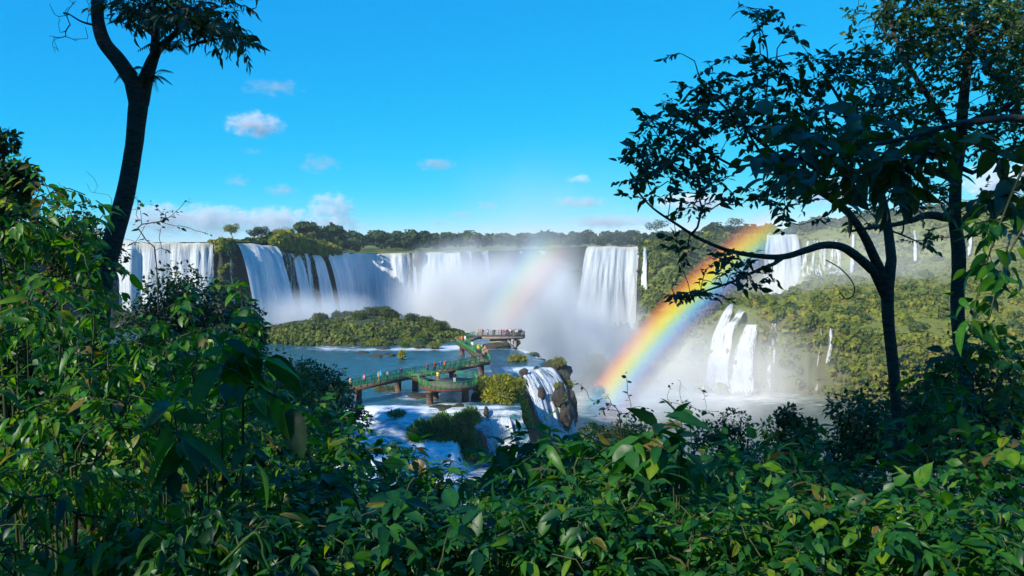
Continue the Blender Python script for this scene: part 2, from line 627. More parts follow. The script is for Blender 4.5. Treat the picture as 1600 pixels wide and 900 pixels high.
M['river'] = river_material('river_water', (0.016, 0.075, 0.100))
M['lower_river'] = river_material('gorge_water', (0.075, 0.095, 0.075), (0.60, 0.59, 0.54), 0.5, 0.3)


def lip_x(y):
    return np.interp(y, [60, 118, 126, 140, 150, 162, 171, 180, 190, 202, 215, 230, 250, 270, 292], [9, 8, 1.5, 1, -0.5, 1.2, 7.3, 9.0, 6.5, 2, 0, -8, -25, -45, -70])


def river_z(x, y):
    w = 26 - 20 * smooth(-9, -5.5, x)
    e = 131.0 - 4.0 * smooth(-9, -5.5, x) + 1.8 * fbm(np.stack([x * 0.16, x * 0 + 3.3, x * 0], -1), 3, 44)
    t = np.clip((y - (e - w)) / w, 0, 1)
    steps = 0.5 + 0.5 * np.sin(t * 6.28 * 2.5 + fbm(np.stack([x * 0.2, y * 0.2, 0 * x], -1), 2, 45) * 3)
    t2 = np.where((t > 0) & (t < 1), np.clip(t + 0.10 * (steps - 0.5), 0, 1), t)
    t2 = t2 * t2 * (3 - 2 * t2)
    return -34.2 + 7.2 * t2


ru = np.linspace(0, 1, 260) ** 0.8
ry = np.concatenate([np.linspace(62, 98, 24), np.linspace(98.6, 135, 90), np.linspace(136, 292, 150)])
RU, RY = np.meshgrid(ru, ry, indexing='ij')
lx = lip_x(RY) + 0.9 * fbm(np.stack([RY * 0.25, RY * 0, RY * 0 + 7], -1), 3, 71)
RX = -170 + (lx + 170) * RU
RZ = river_z(RX, RY)
pp = np.stack([RX, RY, RZ], -1)
dzy = np.abs(np.gradient(RZ, axis=1)) / np.maximum(np.abs(np.gradient(RY, axis=1)), 1e-6)
foam = 0.16 * smooth(0.05, 0.35, dzy) + 0.22 * smooth(133, 128, RY) * smooth(0, -8, RX) + 0.22 * smooth(122, 117, RY)
RZ2 = RZ + 0.13 * fbm(pp * np.array([0.5, 0.35, 0]), 3, 61) + 0.55 * fbm(pp * np.array([0.35, 0.5, 0]), 4, 62) * smooth(0.05, 0.5, foam)


def blob(cx, cy_, rx, ry_, s=1.0):
    q = ((RX - cx) / rx) ** 2 + ((RY - cy_) / ry_) ** 2
    return s * np.exp(-q * 1.2)


foam = foam + blob(-16, 203, 13, 5, 0.65) + blob(-33, 199, 18, 3.5, 0.4) + blob(-47, 203, 9, 5, 0.3) + blob(-11, 131, 3, 2.5, 0.45) + blob(-17, 139, 5, 4, 0.3) + blob(-22, 128.5, 9, 1.6, 0.9) + blob(-3, 129, 3.5, 1.8, 0.6) + blob(3.5, 168, 6, 4, 0.7) + blob(4, 198, 4, 4, 0.6)
foam = foam + 0.10 * smooth(-70, -40, RX) + 0.35 * smooth(232, 262, RY) + 0.12 * smooth(40, 10, np.abs(RY - 150)) * smooth(-40, -10, RX)
RZ2 = RZ2 - 0.8 * smooth(2.0, 0, lx - RX) * smooth(140, 150, RY)
ob('river', mesh_from('river', np.stack([RX, RY, RZ2], -1).reshape(-1, 3), grid_faces(len(ru), len(ry)), {'foam': foam.ravel()}, True, [M['river']]), kind='structure')

# wall of the shelf under the river's lip, down into the gorge
sy = np.linspace(112, 292, 150)
sv = np.linspace(0, 1, 34)
SY, SV = np.meshgrid(sy, sv, indexing='ij')
sx = lip_x(SY) + 0.9 * fbm(np.stack([SY * 0.25, SY * 0, SY * 0 + 7], -1), 3, 71)
sxp = np.stack([sx, SY, -27 - SV * 36], -1)
out = 1.5 * SV + 6 * SV ** 3 + (fbm(sxp * np.array([0.2, 0.2, 0.12]), 4, 81) * 3 + fbm(sxp * 0.8, 3, 82)) * smooth(0, 0.12, SV)
top_z = np.minimum(river_z(sx, SY), -27.0) - 0.55
SX = sx - 0.25 + out
shelf = np.stack([SX, SY, top_z - SV * 36], -1)
ob('shelf_cliff', mesh_from('shelf_cliff', shelf.reshape(-1, 3), grid_faces(len(sy), len(sv)), None, True, [M['basalt']]), kind='structure')

# river at the bottom of the gorge
lu, lv = np.linspace(-120, 420, 140), np.linspace(60, 445, 110)
LX, LY = np.meshgrid(lu, lv, indexing='ij')
lp = np.stack([LX, LY, LX * 0], -1)
lfoam = 0.20 + 0.5 * np.exp(-(((LX - 45) / 40) ** 2 + ((LY - 400) / 50) ** 2)) + 0.45 * np.exp(-(((LX - 95) / 25) ** 2 + ((LY - 318) / 18) ** 2)) + 0.3 * np.exp(-(((LX - 35) / 25) ** 2 + ((LY - 300) / 40) ** 2))
ob('gorge_water', mesh_from('gorge_water', np.stack([LX, LY, -62 + 0.35 * fbm(lp * 0.2, 3, 91)], -1).reshape(-1, 3), grid_faces(len(lu), len(lv)), {'foam': lfoam.ravel()}, True, [M['lower_river']]), kind='structure')

# floor sheet under everything, far beyond the horizon
ob('ground', mesh_from('ground', [(-5600, -5600, -71), (5600, -5600, -71), (5600, 5600, -71), (-5600, 5600, -71)], [[0, 1, 2, 3]], None, False, [M['soil']]), kind='structure')


# the hillside the photographer stands on
def hill_z(x, y):
    z = -2.0 - 0.31 * np.clip(y, 0, 35) - 0.62 * np.maximum(y - 35, 0) - 0.30 * np.minimum(y, 0)
    z = z + 0.30 * np.maximum(-x - 6, 0) * smooth(-40, 30, y) + 0.10 * np.maximum(x - 4, 0) * smooth(60, 20, y)
    z = z - 0.25 * np.maximum(x - 12, 0) * smooth(30, 80, y)
    z = z + fbm(np.stack([x * 0.12, y * 0.12, 0 * x], -1), 3, 101) * 1.2 * smooth(2, 8, np.abs(y))
    return np.clip(z, -66, 12)


hx = np.linspace(-150, 150, 120)
hy = np.concatenate([np.linspace(-110, 0, 40), np.linspace(1, 112, 80)])
HX, HY = np.meshgrid(hx, hy, indexing='ij')
HZ = hill_z(HX, HY)
HZ = np.minimum(HZ, np.where(HY > 92, -36 - (HY - 92) * 1.6, HZ)) if True else HZ
ob('hillside', mesh_from('hillside', np.stack([HX, HY, HZ], -1).reshape(-1, 3), grid_faces(len(hx), len(hy)), None, True, [M['soil']]), kind='structure')


# ------------------------------------------------------------------ waterfalls
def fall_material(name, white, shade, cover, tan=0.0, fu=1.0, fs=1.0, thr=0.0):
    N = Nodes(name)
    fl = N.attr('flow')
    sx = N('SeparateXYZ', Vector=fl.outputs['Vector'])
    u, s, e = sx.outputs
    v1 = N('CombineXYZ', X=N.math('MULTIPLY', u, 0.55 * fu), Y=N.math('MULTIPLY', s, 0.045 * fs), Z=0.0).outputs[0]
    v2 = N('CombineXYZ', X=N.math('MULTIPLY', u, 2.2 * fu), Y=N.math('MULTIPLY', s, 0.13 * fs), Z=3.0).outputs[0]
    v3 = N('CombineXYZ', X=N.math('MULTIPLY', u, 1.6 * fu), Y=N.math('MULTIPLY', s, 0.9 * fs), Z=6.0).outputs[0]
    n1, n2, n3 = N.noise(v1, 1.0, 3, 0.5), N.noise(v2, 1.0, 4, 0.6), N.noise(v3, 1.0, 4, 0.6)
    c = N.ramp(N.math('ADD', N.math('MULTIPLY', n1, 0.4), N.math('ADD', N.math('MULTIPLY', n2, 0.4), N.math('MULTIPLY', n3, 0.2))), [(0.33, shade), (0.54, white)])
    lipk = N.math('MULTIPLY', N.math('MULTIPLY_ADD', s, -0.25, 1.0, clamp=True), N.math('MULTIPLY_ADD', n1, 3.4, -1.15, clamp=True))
    c = N.mix(N.math('MULTIPLY', lipk, tan), c, (0.52, 0.40, 0.14))
    al = N.math('ADD', N.math('MULTIPLY_ADD', n1, 1.1, -0.55), N.math('MULTIPLY_ADD', n2, 1.3, -0.65))
    al = N.math('ADD', al, N.math('MULTIPLY_ADD', n3, 0.5, -0.25))
    al = N.math('ADD', al, cover)
    al = N.math('SUBTRACT', al, N.math('MULTIPLY_ADD', e, -0.9, 0.9))
    al = N.math('MULTIPLY_ADD', al, 3.2, 0.5, clamp=True)
    p = N('BsdfPrincipled', Base_Color=c, Roughness=0.75)
    p.inputs['Specular IOR Level'].default_value = 0.25
    h = N.math('ADD', n2, N.math('MULTIPLY', n3, 0.5))
    N.t.links.new(N.bump(h, 0.6, 0.6), p.inputs['Normal'])
    tr = N('BsdfTranslucent', Color=c)
    s1 = N('MixShader', i0=0.22, i1=p.outputs[0], i2=tr.outputs[0])
    s2 = N('MixShader', i0=al, i1=N('BsdfTransparent').outputs[0], i2=s1.outputs[0])
    return N.surf(s2.outputs[0])


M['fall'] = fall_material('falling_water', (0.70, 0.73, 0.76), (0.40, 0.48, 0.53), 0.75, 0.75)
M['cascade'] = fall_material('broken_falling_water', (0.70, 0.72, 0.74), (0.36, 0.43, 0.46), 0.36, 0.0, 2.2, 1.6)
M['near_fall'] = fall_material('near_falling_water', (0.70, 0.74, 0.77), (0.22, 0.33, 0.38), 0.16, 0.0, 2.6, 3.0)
M['veil'] = fall_material('thin_falling_water', (0.68, 0.71, 0.73), (0.4, 0.48, 0.50), -0.08)


def sheet(name, label, rows, mat='fall', nu=40, nv=40, fold=0.8, group=None, seed=0, bulge=0.0, edge_w=0.12):
    """Falling water: rows from lip to foot, each a list of world points from side to side."""
    R = []
    for r in rows:
        r = np.asarray(r, float)
        L = np.r_[0, np.cumsum(np.linalg.norm(np.diff(r, axis=0), axis=1))]
        t = np.linspace(0, L[-1], nu)
        R.append(np.stack([np.interp(t, L, r[:, k]) for k in range(3)], -1))
    R = np.array(R)
    G = np.stack([catmull(R[:, i], max(2, nv // max(1, len(rows) - 1))) for i in range(nu)], 0)      # nu, nv, 3
    n2 = G.shape[1]
    U = np.r_[0, np.cumsum(np.linalg.norm(np.diff(R[0], axis=0), axis=1))]
    wid = np.linalg.norm(np.diff(R.mean(0), axis=0), axis=1).sum() if len(R) else 1
    S = np.concatenate([np.zeros((nu, 1)), np.cumsum(np.linalg.norm(np.diff(G, axis=1), axis=2), axis=1)], 1)
    du, dv = np.gradient(G, axis=0), np.gradient(G, axis=1)
    nr = norm(np.cross(du, dv))
    if (nr * -G).sum() < 0:
        nr = -nr
    uu = np.broadcast_to(U[:, None], S.shape)
    q = np.stack([uu * 0.35 + seed * 9.1, S * 0.03, S * 0 + seed], -1)
    q2 = np.stack([uu * 1.1 + seed * 3.1, S * 0.05, S * 0 + seed + 5], -1)
    disp = (fbm(q, 3, seed) * 1.6 + fbm(q2, 3, seed + 9) * 0.7) * fold * smooth(0, 4, S)
    t = np.linspace(0, 1, n2)[None]
    G = G + nr * (disp + bulge * np.sin(t * math.pi))[..., None]
    k = np.linspace(0, 1, nu)[:, None] + 0 * S
    e = np.minimum(k, 1 - k)
    e = np.clip(e / edge_w, 0, 1)
    e = np.minimum(e, np.clip((1 - (np.linspace(0, 1, n2)[None] + 0 * S)) / 0.06, 0.5, 1))
    flow = np.stack([uu + seed * 13.7, S, e], -1)
    me = mesh_from(name, G.reshape(-1, 3), grid_faces(nu, n2), {'flow': flow.reshape(-1, 3)}, True, [M[mat]])
    return ob(name, me, None, None, label=label, category='waterfall', group=group)


def fall(name, label, lip, zb, reach=4.0, flare=(0, 0), mat='fall', nu=None, nv=36, fold=1.3, seed=0, group=None, edge_w=0.08, fwd=1.0):
    """Curtain that leaves the lip (px, z, d) sideways and drops to height zb."""
    L = np.array([ZX(*p) for p in lip])
    L = catmull(L, 5) if len(L) > 2 else L
    tan = norm(np.gradient(L, axis=0) * np.array([1, 1, 0.0]))
    nrm = np.stack([tan[:, 1], -tan[:, 0], 0 * tan[:, 0]], -1)
    tt_ = np.linspace(0, 1, max(len(L), 24))
    L = np.stack([np.interp(tt_, np.linspace(0, 1, len(L)), L[:, k]) for k in range(3)], -1)
    tan = norm(np.gradient(L, axis=0) * np.array([1, 1, 0.0]))
    nrm = np.stack([tan[:, 1], -tan[:, 0], 0 * tan[:, 0]], -1)
    L = L + nrm * 0.9 + np.array([0, 0, 0.12])
    L[:, 2] += fbm(np.stack([L[:, 0] * 0.25, L[:, 1] * 0.25, 0 * L[:, 0] + seed], -1), 3, 7) * 0.9 - 0.2
    L = L + nrm * (fbm(np.stack([L[:, 0] * 0.2, L[:, 1] * 0.2, 0 * L[:, 0] + seed], -1), 3, 8) * 1.4)[:, None]
    rows = []
    for t in (0, 0.012, 0.05, 0.15, 0.35, 0.65, 1.0):
        r = L + nrm * reach * math.sqrt(t) * fwd
        r[:, 2] = L[:, 2] * (1 - t) + zb * t
        k = np.linspace(-1, 1, len(r))[:, None]
        r = r + tan * (np.where(k < 0, k * flare[0], k * flare[1])) * (t ** 0.7)
        rows.append(r)
    width = np.linalg.norm(np.diff(L, axis=0), axis=1).sum()
    nu = nu or int(np.clip(width * 1.6, 6, 130))
    return sheet(name, label, rows, mat, nu, nv, fold, group, seed, edge_w=edge_w)


fall('waterfall', 'broad sunlit curtain with tan streaked lip beside the leaning tree trunk', [(184, 0, 252.5), (260, 0, 254.5), (339, 0, 257)], -27, 3, seed=1)
fall('waterfall', 'pair of thin white strands in the dark cleft beside the grassy clifftop', [(346.5, 0.2, 255.5), (355, 0.1, 258)], -27, 2.5, mat='veil', seed=2, fold=0.2)
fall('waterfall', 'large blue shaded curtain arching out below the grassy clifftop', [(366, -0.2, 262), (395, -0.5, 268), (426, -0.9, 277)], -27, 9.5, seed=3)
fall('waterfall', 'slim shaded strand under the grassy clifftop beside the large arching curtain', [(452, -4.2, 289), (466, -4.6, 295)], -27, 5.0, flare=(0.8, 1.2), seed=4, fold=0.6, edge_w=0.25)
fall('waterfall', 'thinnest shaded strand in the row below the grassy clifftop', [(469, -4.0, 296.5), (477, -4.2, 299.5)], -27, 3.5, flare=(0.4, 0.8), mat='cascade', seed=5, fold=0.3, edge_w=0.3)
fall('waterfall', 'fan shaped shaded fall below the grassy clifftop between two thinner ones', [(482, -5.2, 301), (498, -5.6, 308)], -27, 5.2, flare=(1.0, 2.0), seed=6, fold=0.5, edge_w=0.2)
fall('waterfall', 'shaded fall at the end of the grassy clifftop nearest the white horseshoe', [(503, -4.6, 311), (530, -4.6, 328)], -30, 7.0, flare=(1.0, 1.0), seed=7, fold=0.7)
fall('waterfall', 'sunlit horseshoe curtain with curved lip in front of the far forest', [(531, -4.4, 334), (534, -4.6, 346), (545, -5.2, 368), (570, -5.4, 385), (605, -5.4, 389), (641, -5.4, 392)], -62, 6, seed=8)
fall('waterfall', 'narrow white strand beside the brown rock in the horseshoe lip', [(643, -5.4, 392), (648, -5.4, 393)], -40, 2.5, seed=9, fold=0.3, edge_w=0.3)
fall('waterfall', 'bright white curtain between the brown rock and the thick mist', [(660, -5.2, 396), (690, -5.1, 399), (719, -5.0, 402)], -62, 5, flare=(4, 3), seed=10)
for k, (a, b, dd, tx) in enumerate([(723, 735, 408, 'white strand fading into mist just past the bright curtain'), (749, 762, 419, 'pale blue column of water in mist, second past the bright curtain'), (800, 815, 438, 'pale column of water in mist beneath the faint outer rainbow'), (836, 858, 450, 'faintest misty fall beside the tall white central one')]):
    fall('waterfall', tx, [(a, -4.8, dd), (b, -4.8, dd + 2)], -55, 3, flare=(1, 1), seed=11 + k, fold=0.4, edge_w=0.2)
fall('waterfall', 'tallest white fall dropping the full height of the gorge behind the crowded platform', [(917, -2.4, 428.5), (955, -2.4, 428), (995, -2.4, 429)], -62, 8, flare=(9, 1), nv=60, seed=16, fold=1.3)
fall('waterfall', 'upper fall on the green slope where the rainbow ends', [(1195, 4.2, 452), (1218, 4.4, 453), (1241, 4.2, 455)], -31, 7, flare=(5, 2), seed=18, fold=1.0)


def on_wall(px, py, d_guess):
    """point of the gorge wall seen at (px, py), just in front of the rock"""
    if d_guess < 250:
        return P(px, py, d_guess)
    v = np.linspace(0, 4, 240)
    pp_ = np.full(240, float(px))
    w = profile(pp_, v)
    w = w - norm(w * np.array([1, 1, 0.0])) * wall_off(w, pp_, v)[:, None]
    row = HORIZON - w[:, 2] / w[:, 1] * F
    k = np.where((row[:-1] - py) * (row[1:] - py) <= 0)[0]
    d = w[k, 1].min() if len(k) else d_guess
    return P(px, py, d - 2.2)


def ribbon(label, pts, mat='fall', seed=0, nv=50, fold=0.9, edge_w=0.30, nu=20, group=None):
    """Water running down a face: pts (px, py, d, width in px)"""
    rows = []
    for (px, py, d, w) in pts:
        rows.append([on_wall(px - w / 2, py, d), on_wall(px, py, d) + np.array([0, -0.5, 0]), on_wall(px + w / 2, py, d)])
    return sheet('waterfall', label, rows, mat, nu, nv, fold, group, seed, edge_w=edge_w)


ribbon('bent ribbon of white water, leftmost of the lower cascades at the rainbow', [(1147, 466, 334, 9), (1140, 482, 333, 13), (1132, 500, 331, 19), (1121, 526, 329, 22), (1115, 560, 326, 26), (1110, 608, 322, 34)], 'cascade', seed=30)
ribbon('second bent ribbon of water joining the lower cascade beneath the rainbow', [(1167, 470, 334, 8), (1158, 488, 332, 14), (1146, 505, 330, 22), (1136, 520, 328, 27), (1129, 560, 325, 28), (1128, 610, 321, 34)], 'cascade', seed=31)
ribbon('widest white lower cascade, falling beside the green promontory', [(1175, 507, 327, 22), (1171, 520, 325, 30), (1164, 545, 322, 40), (1160, 575, 320, 48), (1158, 618, 317, 58)], 'cascade', seed=32, nu=26)
ribbon('veil of thin streaks down the green promontory beside the widest lower cascade', [(1210, 487, 321, 14), (1208, 520, 319, 22), (1206, 560, 317, 22), (1202, 618, 314, 20)], 'veil', 33, nu=18)
ribbon('slanting thread of water on the green promontory', [(1283, 516, 307, 5), (1282, 545, 306, 8), (1279, 570, 305, 9), (1275, 618, 303, 10)], 'veil', 34)
ribbon('short doubled thread of water on the green promontory', [(1298, 513, 307, 13), (1298, 540, 306, 15), (1293, 570, 305, 16)], 'veil', 35)

fall('waterfall', 'fine veil of water wetting the dark rock behind the shaded strands', [(428, -1.6, 279.5), (452, -4.6, 290), (480, -5.2, 300), (505, -5.6, 311)], -27, 1.2, mat='veil', seed=44, fold=0.5)
ribbon('slender white thread on the cliff seen between the branches', [(1333, 366, 446, 5), (1333, 380, 446, 6), (1332, 400, 446, 6), (1331, 428, 446, 8)], 'cascade', 20)
ribbon('faint thread of water on the cliff between the two tree trunks', [(1429, 360, 446, 4), (1430, 376, 446, 5), (1430, 392, 446, 6), (1430, 410, 446, 6)], 'cascade', 21)
ribbon('thread of water on the slope just past the second trunk', [(1517, 357, 446, 7), (1516, 370, 446, 7), (1515, 384, 446, 8), (1514, 400, 446, 8)], 'cascade', 22)
ribbon('sheer veil of thin streaks on the cliff beside the upper fall', [(1284, 376, 446, 66), (1284, 395, 446, 72), (1284, 415, 446, 78), (1284, 434, 446, 80)], 'veil', 19, nu=50, edge_w=0.1)
ribbon('thin white ribbon beside the tallest fall', [(1008, 386, 424, 5), (1008, 402, 424, 6), (1007, 425, 424, 8), (1006, 452, 424, 11)], 'fall', 17, edge_w=0.3)

# drops at the edge of the near shelf
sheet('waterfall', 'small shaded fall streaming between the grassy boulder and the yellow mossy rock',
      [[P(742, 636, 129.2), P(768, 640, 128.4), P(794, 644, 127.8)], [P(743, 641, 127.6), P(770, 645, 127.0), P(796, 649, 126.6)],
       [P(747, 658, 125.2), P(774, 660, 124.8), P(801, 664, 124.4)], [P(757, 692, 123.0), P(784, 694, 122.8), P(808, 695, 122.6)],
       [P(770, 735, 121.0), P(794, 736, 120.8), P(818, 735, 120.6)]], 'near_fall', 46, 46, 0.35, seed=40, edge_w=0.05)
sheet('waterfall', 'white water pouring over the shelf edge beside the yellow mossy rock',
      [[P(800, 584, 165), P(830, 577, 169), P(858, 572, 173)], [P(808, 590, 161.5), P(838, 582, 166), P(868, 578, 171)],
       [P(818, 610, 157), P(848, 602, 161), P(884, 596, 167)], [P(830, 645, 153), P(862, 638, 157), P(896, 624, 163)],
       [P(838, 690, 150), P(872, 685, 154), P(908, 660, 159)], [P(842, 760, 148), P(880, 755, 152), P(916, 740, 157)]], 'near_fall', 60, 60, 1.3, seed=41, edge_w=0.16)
ribbon('short white slide beside the crowded platform', [(812, 545, 199, 10), (824, 553, 193, 15), (836, 562, 188, 16), (842, 575, 185, 14)], 'fall', 42, 20, 0.3)
# ------------------------------------------------------------------ far and middle-distance vegetation
QUAD_V = np.array([[-0.5, -0.5, 0.0], [0.5, -0.42, 0.06], [0.42, 0.5, 0.0], [-0.45, 0.4, -0.06]])
QUAD_F = np.array([[0, 1, 2, 3]])
SPRIG_V = np.array([[0, 0, 0.0], [0.45, -0.26, 0.05], [1.0, 0, -0.10], [0.45, 0.26, 0.05]])      # one folded far leaf
SPRIG_F = np.array([[0, 1, 2], [0, 2, 3]])


def crown_points(r, n, lumps=7, flat=0.75, shell=0.55):
    """n points with outward normals on a lumpy dome of radius 1 (base at z=0)"""
    c = r.normal(size=(lumps, 3))
    c = norm(c) * r.uniform(0.25, 0.62, (lumps, 1))
    c[:, 2] = np.abs(c[:, 2]) * 0.9 + 0.15
    c[:, 2] *= flat
    s = r.uniform(0.34, 0.58, lumps)
    k = r.integers(0, lumps, n)
    dv = norm(r.normal(size=(n, 3)))
    dv[:, 2] = np.abs(dv[:, 2]) * r.choice([1, 1, 1, -0.6], n)
    rad = s[k] * r.uniform(shell, 1.05, n) ** 0.6
    p = c[k] + dv * rad[:, None] * np.array([1, 1, 0.85])
    return p, dv, k


def crown_template(seed, n=90, size=0.30, lumps=7, flat=0.75):
    r = np.random.default_rng(seed)
    p, nv, k = crown_points(r, n, lumps, flat)
    m = Mesh()
    D = norm(np.cross(nv, r.normal(size=(n, 3))))
    U = norm(nv + 0.5 * r.normal(size=(n, 3)))
    tl = r.normal(0, 0.10, lumps)[k] + r.normal(0, 0.09, n)
    scatter(m, QUAD_V, QUAD_F, p, D, U, size * r.uniform(0.6, 1.3, n), tl)
    return np.concatenate(m.V), np.concatenate(m.T), np.concatenate(m.A)


CROWN = [crown_template(900 + i, 120, 0.26, 6 + i % 4) for i in range(10)]
BUSH = [crown_template(950 + i, 70, 0.34, 5 + i % 3, 0.6) for i in range(8)]


SLOPE_BUSH = [crown_template(970 + i, 44, 0.42, 5 + i % 3, 0.6) for i in range(10)]


def plant_mass(m, pos, size, tint, kinds=CROWN, zs=1.0, r=None):
    r = r or rng
    pick = r.integers(0, len(kinds), len(pos))
    ang = r.uniform(0, 6.283, len(pos))
    for i, (V, T, Aa) in enumerate(kinds):
        s = np.where(pick == i)[0]
        if not len(s):
            continue
        ca, sa = np.cos(ang[s]), np.sin(ang[s])
        W = np.stack([V[None, :, 0] * ca[:, None] - V[None, :, 1] * sa[:, None], V[None, :, 0] * sa[:, None] + V[None, :, 1] * ca[:, None], np.broadcast_to(V[None, :, 2] * zs, (len(s), len(V)))], -1)
        W = W * size[s][:, None, None] + pos[s][:, None, :]
        tt = np.clip(tint[s][:, None] + Aa[None], 0, 1)
        TT = (T[None] + (np.arange(len(s)) * len(V))[:, None, None]).reshape(-1, 3)
        m.add(W.reshape(-1, 3), TT, tt.reshape(-1))


def in_spans(px, pad=0):
    k = np.zeros(len(px), bool)
    for a, b in FALL_SPANS:
        k |= (px > a - pad) & (px < b + pad)
    return k


# forest on the far plateau
r = np.random.default_rng(21)
n = 1200
px = np.concatenate([r.uniform(470, 1010, 720), r.uniform(1010, 1750, 480)])
dist = 24 + 500 * r.uniform(0, 1, n) ** 2.0
dist = np.where(px < 720, dist + 26, dist)
dist = np.where((px > 1000), dist * 0.45, dist)
dist = np.where((px > 720) & (px < 1000), dist + 45, dist)
pos = plateau_z(px, dist)
siz = r.uniform(3.2, 6.4, n) * (1 + 0.25 * (r.uniform(size=n) > 0.93))
hgt = np.where(px < 1000, r.uniform(3.0, 9.5, n), r.uniform(0.5, 5, n))
pos[:, 2] += hgt - 2
keep = ~((dist < 40) & in_spans(px, 2))
m = Mesh()
plant_mass(m, pos[keep], siz[keep], r.uniform(0.15, 0.75, n)[keep], CROWN, 0.9, r)
ob('far_forest', m.mesh('far_forest', [M['far_leaf']]), None, None, kind='stuff', label='dense dark green forest along the plateau behind the falls', category='forest')

# bushes and low trees clothing the gorge walls
n = 8200
px = np.concatenate([r.uniform(1000, 1110, 1200), r.uniform(1100, 1640, 5800), r.uniform(1190, 1640, 1200)])
v = np.concatenate([r.uniform(0.3, 4.0, 1200), 0.25 + 3.75 * r.uniform(0, 1, 5800) ** 0.72, r.uniform(0.05, 1.1, 1200)])
pos = profile(px, v)
pos = pos + (-norm(pos * np.array([1, 1, 0.0]))) * wall_off(pos, px, v)[:, None]
Vy = P(800, 470, 1)[2]
rowp = HORIZON - pos[:, 2] / pos[:, 1] * F
ok = np.ones(n, bool)
ok &= ~((px > 1191) & (px < 1246) & (v > 2.7))
ok &= ~((px > 1100) & (px < 1186) & (v < 1.25) & (rowp > 470 + (px - 1166).clip(0, 20) * 2) & (px > 1104) & (r.uniform(size=n) < 0.6))
ok &= ~((px > 1196) & (px < 1222) & (v < 1.0) & (r.uniform(size=n) < 0.75))
ok &= ~((px > 1272) & (px < 1306) & (v < 0.95) & (r.uniform(size=n) < 0.8))
ok &= ~((px > 1243) & (px < 1345) & (v > 3.1) & (v < 3.95) & (r.uniform(size=n) < 0.8))
ok &= ~((px > 1425) & (px < 1436) & (v > 3.2)) & ~((px > 1510) & (px < 1522) & (v > 3.2))
ok &= ~((px > 1222) & (px < 1640) & (v < 0.9) & (r.uniform(size=n) < 0.12))
ok &= (fbm(pos * 0.06, 3, 55) > -0.30) | (v > 1.2)
siz = r.uniform(0.8, 2.1, n) * np.where(r.uniform(size=n) < 0.12, 2.0, 1.0)
siz = np.where((px > 1100) & (px < 1190) & (v < 1.3), siz * 0.6, siz)
tint = np.clip(0.45 + fbm(pos * 0.05, 3, 56) * 0.8 + r.normal(0, 0.12, n), 0, 1)
tint = np.where((px > 1180) & (v < 2.2), tint + 0.18, tint - 0.08).clip(0, 1)
m = Mesh()
plant_mass(m, pos[ok] - np.array([0, 0, 0.6]), siz[ok], tint[ok], SLOPE_BUSH, 1.0, r)
k2 = r.uniform(size=n) < 0.07
plant_mass(m, (pos - np.array([0, 0, 1.0]))[ok & k2], (r.uniform(2.5, 5.0, n))[ok & k2], np.clip(r.normal(0.35, 0.25, n), 0, 1)[ok & k2], CROWN, 1.2, r)
ob('gorge_shrubbery', m.mesh('gorge_shrubbery', [M['slope_leaf']]), None, None, kind='stuff', label='yellow green shrubs clothing the sunlit gorge wall', category='shrubbery')


def broad_tree(name, label, base, height, spread, seed, leaf='far_leaf', tint=0.5, lumps=6, nleaf=420, lsize=0.5, trunk_r=None, lean=(0, 0), group=None, flat=0.6, category='tree'):
    """A whole tree far enough off to show only its limbs and leaf clumps."""
    rr = np.random.default_rng(seed)
    base = np.asarray(base, float)
    t = thing(name, label, category, base, group)
    top = np.array([lean[0], lean[1], height * 0.55])
    m = Mesh()
    tr = trunk_r or height * 0.022
    tube(m, catmull([np.array([0, 0, -0.5]), top * 0.5 + rr.normal(0, 0.03, 3) * height, top], 5), np.linspace(tr, tr * 0.55, 11), 6)
    cen = []
    for i in range(lumps):
        a = i * 2.4 + rr.uniform(-0.4, 0.4)
        rad = spread * rr.uniform(0.25, 0.72)
        e = np.array([lean[0] + math.cos(a) * rad, lean[1] + math.sin(a) * rad, height * rr.uniform(0.68, 0.92)])
        cen.append(e)
        tube(m, catmull([top * rr.uniform(0.75, 1.0), (top + e) / 2 + np.array([0, 0, -0.03 * height]), e], 4), np.linspace(tr * 0.5, tr * 0.12, 9), 5)
    ob('trunk', m.mesh('trunk', [M['bark']], True), t)
    m = Mesh()
    for e in cen:
        k = nleaf // lumps
        dv = norm(rr.normal(size=(k, 3)))
        rad = spread * rr.uniform(0.3, 0.48)
        p = e + dv * rr.uniform(0.4, 1.0, (k, 1)) ** 0.5 * rad * np.array([1, 1, flat])
        scatter(m, SPRIG_V, SPRIG_F, p, norm(dv + rr.normal(0, 0.7, (k, 3)) + np.array([0, 0, -0.3])), norm(dv + np.array([0, 0, 0.6]) + rr.normal(0, 0.5, (k, 3))), lsize * rr.uniform(0.7, 1.3, k), np.clip(tint + rr.normal(0, 0.1) + rr.normal(0, 0.13, k), 0, 1))
    ob('crown', m.mesh('crown', [M[leaf]]), t, kind='stuff')
    return t


# skyline trees that stand out
def on_plateau(px, r_):
    return plateau_z(np.array([px], float), np.array([r_], float))[0]


broad_tree('flat_topped_tree', 'flat topped tree standing above the skyline right of the tallest fall', on_plateau(1024, 30) + [0, 0, 1], 12, 7, 1, tint=0.3, nleaf=700, lsize=0.8)
broad_tree('skyline_tree', 'lower spreading tree on the skyline beside the flat topped tree', on_plateau(985, 34), 9, 6, 2, tint=0.35, nleaf=500, lsize=0.8)
broad_tree('skyline_tree', 'rounded tree on the ridge above the rainbow end', on_plateau(1145, 14), 9, 6, 3, tint=0.35, nleaf=500, lsize=0.8)
